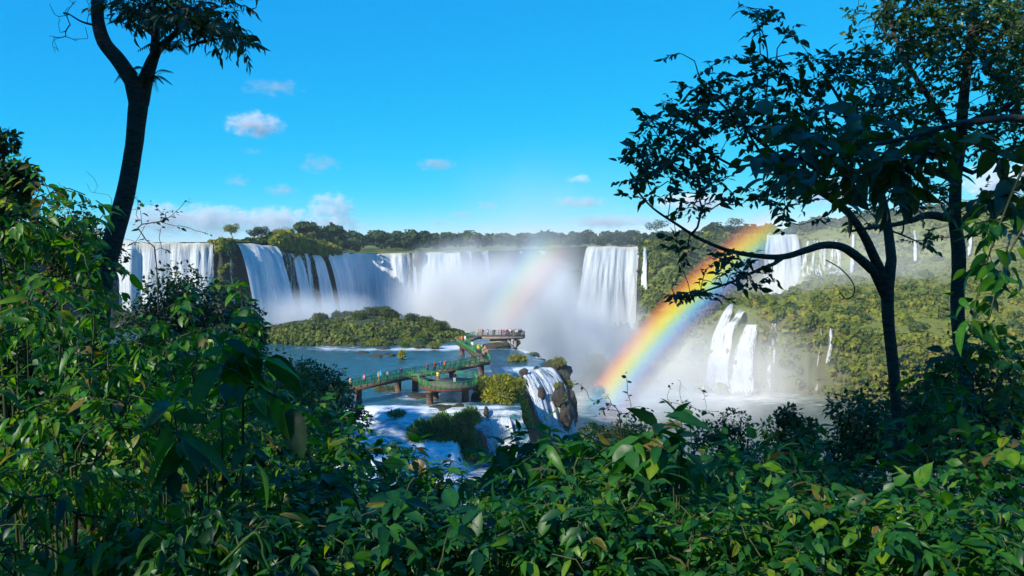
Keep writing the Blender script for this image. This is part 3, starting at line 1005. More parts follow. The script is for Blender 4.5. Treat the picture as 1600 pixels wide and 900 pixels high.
# trees and bushes on the grassy clifftop above the shaded curtains
clifftop = [(366, 6, 6.6, 3.0, 0.55, 'leaning flat topped tree on the grassy clifftop, furthest from the far forest'), (398, 7, 5.6, 2.6, 0.4, 'small upright tree with two tufts in the middle of the grassy clifftop'), (408, 9, 6.2, 3.0, 0.35, 'dark rounded tree on the grassy clifftop beside the two tufted tree'),
            (434, 8, 6.0, 3.4, 0.85, 'brownish tree on the grassy clifftop with russet leaves'), (451, 8, 6.4, 3.2, 0.6, 'broad olive tree crowning the grassy clifftop'), (472, 8, 5.2, 2.8, 0.3, 'dark low tree at the far forest end of the grassy clifftop')]
for i, (px_, rr_, h, s, tn, lb) in enumerate(clifftop):
    broad_tree('clifftop_tree', lb, on_plateau(px_, rr_) - [0, 0, 0.8], h, s, 30 + i, leaf='slope_leaf' if tn > 0.5 else 'far_leaf', tint=tn, nleaf=1300, lsize=0.42, lumps=9, flat=0.85, lean=(-0.8 if i == 0 else 0.2, 0), group='trees on the grassy clifftop')
n = 520
px = r.uniform(330, 531, n)
d_ = r.uniform(-1.5, 12, n)
pos = plateau_z(px, np.maximum(d_, 0))
pos[:, 2] -= np.where(d_ < 0, -d_ * 1.6, 0) + 0.3
low = (px > 366) & (px < 426) & (d_ < 3)
siz = r.uniform(0.7, 1.9, n) * np.where((px > 385) & (px < 528) & (d_ > 2), 1.75, 0.95)
m = Mesh()
plant_mass(m, pos[~low], siz[~low], np.clip(r.normal(0.6, 0.2, n), 0, 1)[~low], BUSH, 0.9, r)
n = 200
px = np.concatenate([r.uniform(392, 528, 150), r.uniform(338, 398, 50)])
pos = plateau_z(px, np.where((px > 364) & (px < 426), r.uniform(4, 13, n), r.uniform(1.5, 13, n)))
pos[:, 2] -= 1.0
plant_mass(m, pos, r.uniform(2.4, 4.6, n) * (0.42 + 0.83 * smooth(385, 440, px)) * (1.0 - 0.35 * smooth(470, 525, px)), np.clip(r.normal(0.55, 0.28, n), 0, 1), CROWN, 1.15, r)
# fringe hanging down the face between the shaded falls
n = 560
px = np.concatenate([r.uniform(340, 366, 40), r.uniform(424, 530, 100), r.uniform(340, 366, 60), r.uniform(424, 457, 150), r.uniform(464, 486, 90), r.uniform(494, 508, 60), r.uniform(524, 531, 20), r.uniform(430, 530, 40)])
v = np.concatenate([r.uniform(1.5, 4, 140), r.uniform(3.0, 4, 380), r.uniform(3.3, 4, 40)])
pos = profile(px, v)
pos = pos + (-norm(pos * np.array([1, 1, 0.0]))) * 0.8
n = 560
plant_mass(m, pos, r.uniform(0.8, 1.9, n), np.clip(r.normal(0.5, 0.2, n), 0, 1), BUSH, 1.0, r)
ob('clifftop_shrubbery', m.mesh('clifftop_shrubbery', [M['slope_leaf']]), None, None, kind='stuff', label='olive and green scrub covering the clifftop between the falls', category='shrubbery')

# brown rock in the lip of the horseshoe
m = Mesh()
rock(m, ZX(652, -9, 394), (3.6, 3, 6.5), 5, 3, 0.3)
ob('lip_rock', m.mesh('lip_rock', [M['basalt']], False, ZX(652, -9, 394)), None, ZX(652, -9, 394), label='brown rock splitting the lip of the horseshoe fall', category='rock')

# ------------------------------------------------------------------ island in the river
IC, IR = np.array([-45.0, 224.0, -27.3]), np.array([33.0, 19.0, 5.0])
ang = np.linspace(0, 2 * math.pi, 90, endpoint=False)
rad = np.linspace(0, 1, 26)
RA, AN = np.meshgrid(rad, ang, indexing='ij')
edge = 1 + 0.22 * fbm(np.stack([np.cos(AN) * 1.6, np.sin(AN) * 1.6, AN * 0], -1), 3, 66)


def island_h(q):
    return (1 - q ** 2.2)


ix, iy = IC[0] + np.cos(AN) * RA * edge * IR[0], IC[1] + np.sin(AN) * RA * edge * IR[1]
iz = IC[2] + IR[2] * island_h(RA) + fbm(np.stack([ix * 0.1, iy * 0.1, ix * 0], -1), 3, 67) * 2.0 * (1 - RA)
a_ = np.arange(len(rad) - 1)[:, None] * len(ang)
b_ = np.arange(len(ang))[None]
c_ = (b_ + 1) % len(ang)
fq = np.stack([a_ + b_, a_ + len(ang) + b_, a_ + len(ang) + c_, a_ + c_], -1).reshape(-1, 4)
ob('island_terrain', mesh_from('island_terrain', np.stack([ix, iy, iz], -1).reshape(-1, 3), fq, None, True, [M['soil']]), kind='structure')


def island_pos(n, r, lo=0.0, hi=0.97):
    q = np.sqrt(r.uniform(lo ** 2, hi ** 2, n))
    t = r.uniform(0, 6.283, n)
    e = 1 + 0.22 * fbm(np.stack([np.cos(t) * 1.6, np.sin(t) * 1.6, t * 0], -1), 3, 66)
    x, y = IC[0] + np.cos(t) * q * e * IR[0], IC[1] + np.sin(t) * q * e * IR[1]
    return np.stack([x, y, IC[2] + IR[2] * island_h(q)], -1), q


pos, q = island_pos(1250, r)
m = Mesh()
tint = np.clip(0.5 + fbm(pos * 0.13, 3, 68) * 0.9 + r.normal(0, 0.1, len(pos)), 0, 1)
plant_mass(m, pos - np.array([0, 0, 0.4]), r.uniform(0.9, 2.3, len(pos)), tint, BUSH, 1.0, r)
pos2, q2 = island_pos(50, r, 0.0, 0.8)
plant_mass(m, pos2 - np.array([0, 0, 0.5]), r.uniform(1.2, 2.4, 50), np.clip(r.normal(0.4, 0.3, 50), 0, 1), CROWN, 1.0, r)
ob('island_shrubbery', m.mesh('island_shrubbery', [M['island_leaf']]), None, None, kind='stuff', label='low green scrub spread over the island in the river', category='shrubbery')
heads = [(530, 492, 3.0, 0.25, 'dark bush on the island at the end nearest the shaded falls'), (556, 497, 2.6, 0.4, 'olive bush on the island, second from the shaded falls'), (585, 483, 3.6, 0.15, 'tallest dark rounded bush crowning the island'),
         (606, 484, 3.6, 0.35, 'broad rounded bush beside the tallest one on the island'), (612, 497, 3.0, 0.3, 'lower rounded bush in front of the broad one on the island'), (643, 497, 3.0, 0.3, 'grey green bush on the island slope towards the walkway'),
         (665, 502, 2.8, 0.5, 'olive bush on the island slope, second from the walkway'), (686, 507, 2.8, 0.45, 'brown tinged bush at the island end nearest the walkway'), (560, 515, 2.2, 0.3, 'dark bush low on the island facing the camera'), (657, 527, 2.2, 0.75, 'purple brown bush at the waterline of the island'), (500, 512, 2.4, 0.5, 'pale hazy bush at the misty end of the island')]
for i, (px_, py_, s, tn, lb) in enumerate(heads):
    d_ = 232 if py_ < 505 else (222 if py_ < 516 else 210)
    top = P(px_, py_, d_)
    zb = IC[2] + IR[2] * float(np.clip(island_h(np.array(min(0.97, math.hypot((top[0] - IC[0]) / IR[0], (top[1] - IC[1]) / IR[1])))), 0, 1)) - 0.4
    broad_tree('island_bush', lb, (top[0], top[1], zb), max(2.6, top[2] - zb), s, 60 + i, 'island_leaf', tn, 8, 2000, 0.5, 0.12, group='bushes on the island', flat=0.95, category='bush')

# ------------------------------------------------------------------ grass-topped rocks in the river
BLADE_V = np.array([[0, -0.11, 0.0], [0, 0.11, 0.0], [0.45, 0.10, 0.22], [0.45, -0.10, 0.22], [0.85, 0.0, 0.08]])
BLADE_F = np.array([[0, 1, 2], [0, 2, 3], [3, 2, 4]])


def grassy(name, label, base, lumps, leaf='moss_grass', blades=2500, blade=0.7, rock_part=None, tint=0.5, seed=0, category='mossy rock', group=None, cover=-0.15):
    """A rock (lumps: offset, size) under a coat of drooping grass."""
    rr = np.random.default_rng(seed + 500)
    t = thing(name, label, category, base, group)
    m = Mesh()
    for i, (o, s) in enumerate(lumps):
        rock(m, o, np.asarray(s) * 0.86, seed * 5 + i, 3, 0.22)
    for i, (o, s) in enumerate(rock_part or []):
        rock(m, o, s, seed * 5 + 40 + i, 4 if max(s) > 2 else 3, 0.5)
    ob('stone', m.mesh('stone', [M['near_rock']], False), t)
    V, T = ICO3
    g = Mesh()
    area = np.array([s[0] * s[1] + s[0] * s[2] + s[1] * s[2] for _, s in lumps])
    for i, (o, s) in enumerate(lumps):
        k = int(blades * area[i] / area.sum())
        d = norm(rr.normal(size=(k, 3)))
        d = d[d[:, 2] > cover]
        k = len(d)
        s = np.asarray(s, float)
        rad = 1 + 0.22 * fbm(d * 1.4 + (seed * 5 + i) * 7.3, 4, seed * 5 + i) * 1.6
        p = np.asarray(o) + d * s * (rad * rr.uniform(0.86, 1.0, k))[:, None]
        nr = norm(d / s)
        tuft = fbm(p * 1.1 + seed, 3, 17)
        out_ = norm(nr * 0.8 + rr.normal(0, 0.45, (k, 3)) + np.array([0, 0, -0.35]))
        scatter(g, BLADE_V, BLADE_F, p, out_, norm(nr + np.array([0, 0, 0.7])), blade * rr.uniform(0.6, 1.4, k) * (1 + 0.5 * tuft), np.clip(tint + tuft * 0.7 + rr.normal(0, 0.12, k), 0, 1))
    if g.n:
        ob('grass', g.mesh('grass', [M[leaf]]), t, kind='stuff')
    return t


tufts = [(584, 538, 1.5, 'round grass tuft on a rock in front of the island, furthest from the walkway'), (616, 531, 1.9, 'tall tuft at the island foot by the white rapid'), (640, 538, 1.7, 'grassy mound between two others at the island foot'),
         (655, 542, 2.3, 'largest grassy mound in the river before the island'), (678, 543, 1.7, 'neat round grass mound in the white water near the walkway'), (633, 541, 1.1, 'small low grass mound touching a larger one at the island foot')]
for i, (px_, py_, s, lb) in enumerate(tufts):
    b = P(px_, py_ + 3, rowd(py_ + 3, -27))
    grassy('grass_mound', lb, b, [((0, 0, 0.5 * s), (s * 0.95, s * 0.8, s * 0.62))], 'dark_grass' if i % 2 else 'moss_grass', 700, 0.55, None, 0.45, 10 + i, 'mossy rock', 'grass mounds in the river by the island')
b = P(627.5, 563, rowd(563, -27))
grassy('grass_mound', 'lone tall grass tuft on a rock in open water before the walkway', b, [((0.1, 0, 1.0), (0.8, 0.7, 1.25))], 'moss_grass', 700, 0.5, [((-0.3, -0.1, 0.0), (1.6, 0.9, 0.35))], 0.5, 17)
b = P(807, 566, rowd(566, -27))
grassy('grass_mound', 'yellow green grass mound on a brown rock beside the shelf edge', b, [((0.2, 0, 0.7), (2.0, 1.4, 0.9)), ((-0.6, 0.2, 0.6), (1.0, 0.9, 0.8)), ((1.4, 0, 0.4), (1.0, 0.9, 0.7))], 'moss_grass', 1600, 0.5, [((-1.2, -0.3, 0.0), (1.6, 1.2, 0.5))], 0.55, 18)
b = P(602, 611, rowd(611, -27))
grassy('grass_mound', 'low grassy rock beneath the walkway', b, [((0, 0, 0.35), (2.2, 1.3, 0.7))], 'moss_grass', 600, 0.45, [((1.2, -0.3, 0.1), (1.4, 1.0, 0.5))], 0.3, 19)
# the yellow mossy buttress, the shaded boulder and their neighbours
b = P(780, 640, 132)
grassy('mossy_rock', 'tall buttress capped with yellow green grass beside the small shaded fall', b,
       [((-2.2, 5.0, 2.6), (2.2, 2.6, 2.0)), ((0.2, 5.2, 2.9), (2.4, 2.4, 1.9)), ((0.4, 1.4, 1.6), (2.3, 2.0, 2.3)), ((-1.4, 2.6, 1.4), (1.6, 1.6, 1.7)), ((2.6, 5.6, 2.0), (1.8, 2.2, 2.3)), ((2.9, 3.0, -2.5), (1.7, 2.6, 4.6)), ((1.8, 1.2, -3.0), (1.5, 1.6, 3.6)), ((4.0, 4.6, -3.5), (1.4, 2.2, 4.6))],
       'moss_grass', 11000, 0.75, [((-3.8, 4.4, 1.0), (1.2, 1.4, 1.3)), ((2.8, 4.0, -6.0), (3.0, 3.4, 6.0)), ((0.2, 3.0, -1.0), (3.6, 3.6, 2.0))], 0.5, 20)
b = P(700, 690, 120)
grassy('mossy_rock', 'large shaded boulder under dark hanging grass in the rapids', b,
       [((-3.8, 0.8, 0.3), (2.3, 2.2, 2.5)), ((-1.2, 1.2, 0.8), (2.6, 2.4, 3.0)), ((1.6, 1.0, 0.6), (2.4, 2.4, 3.1)), ((3.2, 2.2, 2.8), (1.5, 1.6, 1.6)), ((3.4, -0.4, -1.8), (1.9, 1.6, 1.9)), ((-0.4, -0.8, -2.4), (1.3, 1.2, 1.2))],
       'dark_grass', 13000, 0.8, [((0, 1.4, -2.5), (4.6, 2.8, 2.6)), ((4.6, 1.2, -1.5), (1.2, 1.6, 3.0))], 0.4, 21)
b = P(619, 655, 126)
grassy('mossy_rock', 'small dark grassy rock in the rapids beside the large shaded boulder', b, [((0.2, 0, 0.2), (1.5, 1.2, 1.3)), ((-0.8, 0.2, 0.0), (1.0, 1.0, 1.0))], 'dark_grass', 1500, 0.5, [((-0.4, 0, -0.3), (1.8, 1.3, 0.9))], 0.3, 22)
b = P(880, 600, 168)
grassy('mossy_rock', 'brown rock ridge with mossy humps on the edge of the shelf', b,
       [((-0.5, 7.5, 3.0), (1.5, 1.8, 1.7)), ((1.4, 0.5, -0.6), (0.8, 1.4, 1.2))],
       'moss_grass', 1400, 0.5, [((-2.6, 8.5, 1.4), (4.4, 2.6, 1.9)), ((0.3, 3.5, -0.6), (2.0, 4.4, 3.4)), ((0.9, -1.5, -5.0), (2.2, 4.4, 4.6))], 0.5, 23, cover=0.0)
b = P(828, 556, 193)
grassy('mossy_rock', 'low brown rock spine between the platform and the shelf edge', b, [((0.4, -0.6, 0.2), (1.2, 1.6, 0.5))], 'moss_grass', 250, 0.4, [((0, 0, 0), (2.2, 4.2, 0.8)), ((2.0, -5.0, -0.8), (1.6, 3.0, 1.0)), ((-1.5, 4, 0.2), (1.5, 2.2, 0.6))], 0.4, 24, cover=0.4)
b = P(843, 730, 118)
grassy('mossy_rock', 'dark grassy rock at the foot of the small shaded fall, partly behind leaves', b, [((0, 0, 0.2), (2.0, 1.8, 1.6))], 'dark_grass', 1200, 0.6, None, 0.3, 25)


def stone(label, px_, py_, z, w, h, seed, d=None, mat='near_rock', depth=0.8, name='boulder', group='dark stones in the river'):
    d = d or rowd(py_, z)
    b = P(px_, py_, d)
    m = Mesh()
    rock(m, (0, 0, h * 0.25), (w / 2, w * depth / 2, h * 0.75), seed, 3, 0.35)
    ob(name, m.mesh(name, [M[mat]], False), None, b, label=label, category='rock', group=group)


for i, a in enumerate([('flat dark stone in open water, first from the riverbank trees', 567, 552, -27, 3.2, 0.6), ('flat dark stone in open water, second from the riverbank trees', 588, 558, -27, 3.6, 0.8), ('slim dark stone breaking the water, third from the riverbank trees', 602, 555, -27, 3.0, 0.6), ('dark stone nearest the lone grass tuft in open water', 613, 557, -27, 2.0, 0.7),
                       ('low brown stone in the rapid at the island foot', 599, 546, -27, 4.2, 0.9), ('dark stone in the shaded rapids beneath the leaves', 551, 680, -30.5, 2.8, 1.5), ('middle one of three dark stones in the shaded rapids', 571, 674, -30, 1.9, 1.5), ('dark stone in the shaded rapids nearest the grassy boulders', 592, 675, -30, 3.2, 1.7),
                       ('dark stone at the top of the small shaded fall', 760, 648, -27.2, 1.0, 1.2), ('dark boulder in the foam at the foot of the small shaded fall', 802, 712, -33.8, 2.5, 2.0), ('small dark stone in the foam below the small shaded fall', 780, 722, -34.0, 1.8, 0.8),
                       ('wet stone on the brink of the white water nearest the yellow mossy rock', 818, 584, -27, 1.8, 1.2, 163), ('wet stone on the brink of the white water, second from the yellow mossy rock', 838, 579, -27, 1.4, 1.0, 168), ('dark rock poking out of the white water below the shelf edge', 846, 622, -31, 1.5, 2.6, 157), ('rubble coloured stone under the viewing deck', 655, 621, -27, 5.0, 0.8), ('wet dark ledge of rock in the rapids below the viewing deck', 690, 641, -27.4, 6.0, 0.8), ('dark wet stone beside the grassy boulder top', 718, 638, -27.2, 2.8, 0.8)]):
    stone(*a[:6], 200 + i, *a[6:])
for i, a in enumerate([('brown boulder in gorge mist, nearest the tallest fall', 905, 594, -60, 13, 9), ('large hazy boulder with mossy top in the gorge mist', 931, 592, -60, 17, 12), ('reddish boulder under the rainbow in the gorge', 985, 590, -61, 22, 9), ('hazy stone in the gorge water beneath the rainbow', 1060, 612, -62, 8, 3.5),
                       ('grey boulder at the foot of the widest lower cascade', 1131, 618, -62, 8, 5.5), ('hazy boulder beside the foot of the bent ribbons of water', 1098, 614, -62, 9, 4.0), ('low dark stone in gorge water beyond the shelf edge', 1010, 600, -62, 12, 3)]):
    stone(*a, 230 + i, mat='terrain', name='gorge_boulder', group='boulders in the gorge')
# ------------------------------------------------------------------ footbridge and viewing platforms
M['green_paint'] = plain('green_painted_steel', (0.028, 0.20, 0.045), 0.55, 0.4, 0.0, 0.55, 0.8)
M['deck_rust'] = plain('rusty_deck_edge', (0.12, 0.045, 0.025), 0.8, 0.2, 0.0, 0.4, 2.0)
M['deck_top'] = plain('worn_metal_grating', (0.19, 0.135, 0.10), 0.95, 0.08, 0.0, 0.35, 3.0)
M['pier'] = plain('stained_concrete_pier', (0.13, 0.085, 0.060), 0.85, 0.2, 0.0, 0.5, 1.2, 0.3)
M['concrete'] = plain('weathered_concrete', (0.24, 0.19, 0.155), 0.85, 0.2, 0.0, 0.4, 0.9, 0.4)
M['grey_paint'] = plain('grey_painted_rail', (0.17, 0.16, 0.15), 0.6, 0.4, 0.0, 0.2, 3.0)
DZ = -24.3      # deck level
DECK_T = 0.42
RAIL_H = 1.12

panel_mesh = {}


def rail_panel(length, mat):
    key = (round(length, 2), mat)
    if key not in panel_mesh:
        m = Mesh()
        L = length - 0.14
        box(m, (0, 0, RAIL_H - 0.10), (L, 0.045, 0.05))
        box(m, (0, 0, 0.12), (L, 0.045, 0.05))
        n = max(2, int(L / 0.17))
        for i in range(n):
            box(m, (-L / 2 + (i + 0.5) * L / n, 0, RAIL_H / 2), (0.04, 0.022, RAIL_H - 0.26))
        panel_mesh[key] = m.mesh('railing_panel', [M[mat]])
    return panel_mesh[key]


mp_ = Mesh()
box(mp_, (0, 0, RAIL_H / 2), (0.12, 0.12, RAIL_H))
box(mp_, (0, 0, RAIL_H + 0.02), (0.16, 0.16, 0.045))
post_mesh = {k: mp_.mesh('railing_post', [M[k]]) for k in ('green_paint', 'grey_paint')}


def railing(parent, pts, mat='green_paint', step=1.55):
    """posts, panels and a handrail along a line of (x, y); every post and panel a part"""
    pts = np.asarray(pts, float)
    o0 = np.array(parent.location)
    for a, b in zip(pts[:-1], pts[1:]):
        L = np.linalg.norm(b - a)
        n = max(1, round(L / step))
        dv = (b - a) / n
        ang = math.atan2(dv[1], dv[0])
        pm = rail_panel(L / n, mat)
        for i in range(n):
            p = a + dv * i
            q = ob('railing_post', post_mesh[mat], parent, (p[0] - o0[0], p[1] - o0[1], DZ + 0.003 - o0[2]))
            q.rotation_euler = (0, 0, ang)
            c = a + dv * (i + 0.5)
            q = ob('railing_panel', pm, parent, (c[0] - o0[0], c[1] - o0[1], DZ + 0.003 - o0[2]))
            q.rotation_euler = (0, 0, ang)
    m = Mesh()
    P3 = np.column_stack([pts - o0[:2], np.full(len(pts), DZ + RAIL_H + 0.07 - o0[2])])
    tube(m, P3, 0.05, 6)
    ob('handrail', m.mesh('handrail', [M[mat]]), parent)
    q = ob('railing_post', post_mesh[mat], parent, (pts[-1][0] - o0[0], pts[-1][1] - o0[1], DZ + 0.003 - o0[2]))


def slab_poly(m, poly, z0, z1, tint=0.5):
    poly = np.asarray(poly, float)
    n = len(poly)
    V = np.vstack([np.column_stack([poly, np.full(n, z1)]), np.column_stack([poly, np.full(n, z0)]), [[*poly.mean(0), z1]], [[*poly.mean(0), z0]]])
    i = np.arange(n)
    j = (i + 1) % n
    m.add(V, np.concatenate([np.stack([i, j, j + n], -1), np.stack([i, j + n, i + n], -1), np.stack([j, i, np.full(n, 2 * n)], -1), np.stack([i + n, j + n, np.full(n, 2 * n + 1)], -1)]), tint)


def deck_strip(parent, pts, width):
    """deck spans between consecutive points, each a part: rusty slab with a paler walking surface"""
    pts = np.asarray(pts, float)
    o0 = np.array(parent.location)
    t = norm(np.gradient(pts, axis=0))
    nn = np.stack([-t[:, 1], t[:, 0]], -1)
    Lf, Rt = pts + nn * width / 2, pts - nn * width / 2
    for i in range(len(pts) - 1):
        poly = np.array([Rt[i], Rt[i + 1], Lf[i + 1], Lf[i]]) - o0[:2]
        m = Mesh()
        slab_poly(m, poly, DZ - DECK_T - o0[2], DZ - 0.03 - o0[2])
        d = ob('deck_span', m.mesh('deck_span', [M['deck_rust']]), parent)
        m = Mesh()
        c = poly.mean(0)
        slab_poly(m, c + (poly - c) * 0.96, DZ - 0.03 - o0[2], DZ - o0[2])
        ob('walking_surface', m.mesh('walking_surface', [M['deck_top']]), d)
    return Lf, Rt


def pier(parent, x, y, r=0.62, mat='pier', z0=-28.2):
    o0 = np.array(parent.location)
    m = Mesh()
    h = DZ - DECK_T - z0
    z = np.array([0, 0.3, 0.32, h - 0.32, h - 0.3, h]) + z0
    rr_ = np.array([r * 1.25, r * 1.25, r, r, r * 1.15, r * 1.15])
    tube(m, np.column_stack([np.full(6, x - o0[0]), np.full(6, y - o0[1]), z - o0[2]]), rr_, 14)
    ob('pier', m.mesh('pier', [M[mat]]), parent)


wx = thing('walkway', 'long green railed footbridge zigzagging over the river on brown piers', 'footbridge', (-14, 146, -27))
mainL = np.array([(-46, 117.5), (-36, 124.5), (-27, 131.5), (-19.2, 143.2), (-14.0, 149.0), (-9.2, 155.0), (-5.6, 160.5)])
W_ = 2.3
Lf, Rt = deck_strip(wx, mainL, W_)
railing(wx, Lf)
railing(wx, Rt[:4] * 1.0)
railing(wx, Rt[4:])
farL = np.array([(-5.6, 160.5), (-6.6, 170), (-9.6, 181), (-12.2, 191)])
f1, f2 = deck_strip(wx, farL, W_)
railing(wx, f1[1:])
railing(wx, f2)
endL = np.array([(-12.2, 191.0), (-11.2, 198.0), (-8.6, 204.5)])
e1, e2 = deck_strip(wx, endL, W_)
railing(wx, e1)
# rounded viewing deck in front
th = np.linspace(math.radians(178), math.radians(372), 20)
arc = np.column_stack([-10.9 + 5.0 * np.cos(th), 135.4 + 5.2 * np.sin(th)])
poly = np.vstack([arc, [(-6.6, 141.0), (-10.5, 142.6), (-14.6, 141.0)]])
o0 = np.array(wx.location)
m = Mesh()
slab_poly(m, poly - o0[:2], DZ - DECK_T - o0[2], DZ - 0.03 - o0[2])
vd = ob('viewing_deck', m.mesh('viewing_deck', [M['deck_rust']]), wx, label='rounded deck with rusty edge')
m = Mesh()
c = poly.mean(0)
slab_poly(m, c + (poly - c) * 0.97 - o0[:2], DZ - 0.03 - o0[2], DZ - o0[2])
ob('walking_surface', m.mesh('walking_surface', [M['deck_top']]), vd)
railing(wx, arc, step=1.5)
railing(wx, [arc[-1], (-6.6, 141.0), (-10.0, 142.4)])
deck_strip(wx, [(-18.0, 143.6), (-15.8, 140.6), (-14.0, 138.0)], 2.2)
railing(wx, [(-19.0, 142.0), (-16.6, 139.4), arc[0]])
railing(wx, [(-16.6, 144.6), (-14.4, 141.6), (-11.6, 141.4)])
for (px_, py_, d_) in [(560, 628, 134.6), (622, 613, 143.5), (649, 612, 144.0), (671.6, 634, 131.5), (680, 625, 136.5), (727, 629, 134.5), (706, 596, 153.0), (752, 586, 161.5), (740, 552, 178), (722, 548, 190), (500, 640, 124)]:
    q = P(px_, py_, d_)
    pier(wx, q[0], q[1], 0.60)

# concrete platform at the end
vp = thing('viewing_platform', 'weathered concrete lookout crowded with visitors at the edge of the gorge', 'lookout', (-3, 206, -27))
o0 = np.array(vp.location)
m = Mesh()
pl = np.array([(-9.4, 203.2), (2.6, 203.6), (3.4, 206.0), (2.2, 208.6), (-9.2, 208.0)])
slab_poly(m, pl - o0[:2], DZ - 0.6 - o0[2], DZ - 0.03 - o0[2])
pd = ob('deck_span', m.mesh('deck_span', [M['concrete']]), vp)
m = Mesh()
c = pl.mean(0)
slab_poly(m, c + (pl - c) * 0.98 - o0[:2], DZ - 0.03 - o0[2], DZ - o0[2])
ob('walking_surface', m.mesh('walking_surface', [M['deck_top']]), pd)
m = Mesh()
box(m, (-5.0 - o0[0] + 1.6, -0.4, -1.0 + 1.0), (4.6, 3.2, 4.0))
ob('retaining_wall', m.mesh('retaining_wall', [M['concrete']]), vp)
for (x, y) in [(-0.6, 204.4), (0.9, 204.4), (0.9, 207.2), (-0.6, 207.2)]:
    m = Mesh()
    box(m, (x - o0[0], y - o0[1], 0.2), (0.75, 0.75, 3.8))
    box(m, (x - o0[0], y - o0[1], -1.2), (1.1, 1.1, 1.2))
    ob('pier', m.mesh('pier', [M['concrete']]), vp)
railing(vp, [(-9.3, 203.3), (2.5, 203.7), (3.3, 206.0), (2.1, 208.5), (-9.1, 207.9)], 'grey_paint', 1.4)
m = Mesh()
rock(m, (0, 0, 0.4), (4.2, 2.2, 1.5), 71, 3, 0.4)
rock(m, (2.9, -0.6, 0.4), (1.3, 1.2, 1.3), 72, 3, 0.4)
ob('footing_rock', m.mesh('footing_rock', [M['near_rock']]), None, (-4.5, 203.0, -27.2), label='brown rubble rock under the concrete lookout', category='rock')
b = P(806, 541, 205)
grassy('grass_mound', 'dark grass tuft at the foot of the concrete lookout over the drop', b, [((0.2, 0, 0.8), (0.9, 0.8, 1.1))], 'dark_grass', 500, 0.45, None, 0.3, 81)

b = P(874, 622, 158)
grassy('mossy_rock', 'brown rock wedge with green streaks splitting the white water below the shelf edge', b,
       [((-0.5, 0.2, 2.3), (0.8, 1.4, 0.7)), ((0.9, -0.8, -0.2), (0.6, 1.0, 1.4))],
       'moss_grass', 700, 0.4, [((0.1, 0.2, 0.0), (1.5, 2.2, 3.0)), ((1.2, -1.0, -3.4), (1.7, 2.0, 3.4))], 0.6, 27, cover=0.0)

# ------------------------------------------------------------------ visitors
SKIN = [plain('skin_fair', (0.50, 0.30, 0.21), 0.6), plain('skin_brown', (0.27, 0.145, 0.085), 0.6)]
HAIR = [plain('dark_hair', (0.02, 0.014, 0.01), 0.6), plain('brown_hair', (0.09, 0.05, 0.025), 0.6), plain('fair_hair', (0.35, 0.24, 0.10), 0.6)]
CLOTH = {k: plain('cloth_' + k, c, 0.8, 0.2, 0, 0.12, 6.0) for k, c in dict(red=(0.50, 0.025, 0.02), yellow=(0.75, 0.52, 0.02), blue=(0.03, 0.12, 0.42), cyan=(0.06, 0.38, 0.62), navy=(0.015, 0.022, 0.06), black=(0.015, 0.015, 0.018), white=(0.70, 0.70, 0.68), pink=(0.62, 0.22, 0.28), orange=(0.65, 0.16, 0.03), green=(0.04, 0.22, 0.09), grey=(0.22, 0.22, 0.23), tan=(0.38, 0.28, 0.18), purple=(0.20, 0.05, 0.25), jeans=(0.05, 0.09, 0.19), dark=(0.03, 0.03, 0.035), khaki=(0.27, 0.22, 0.14)).items()}


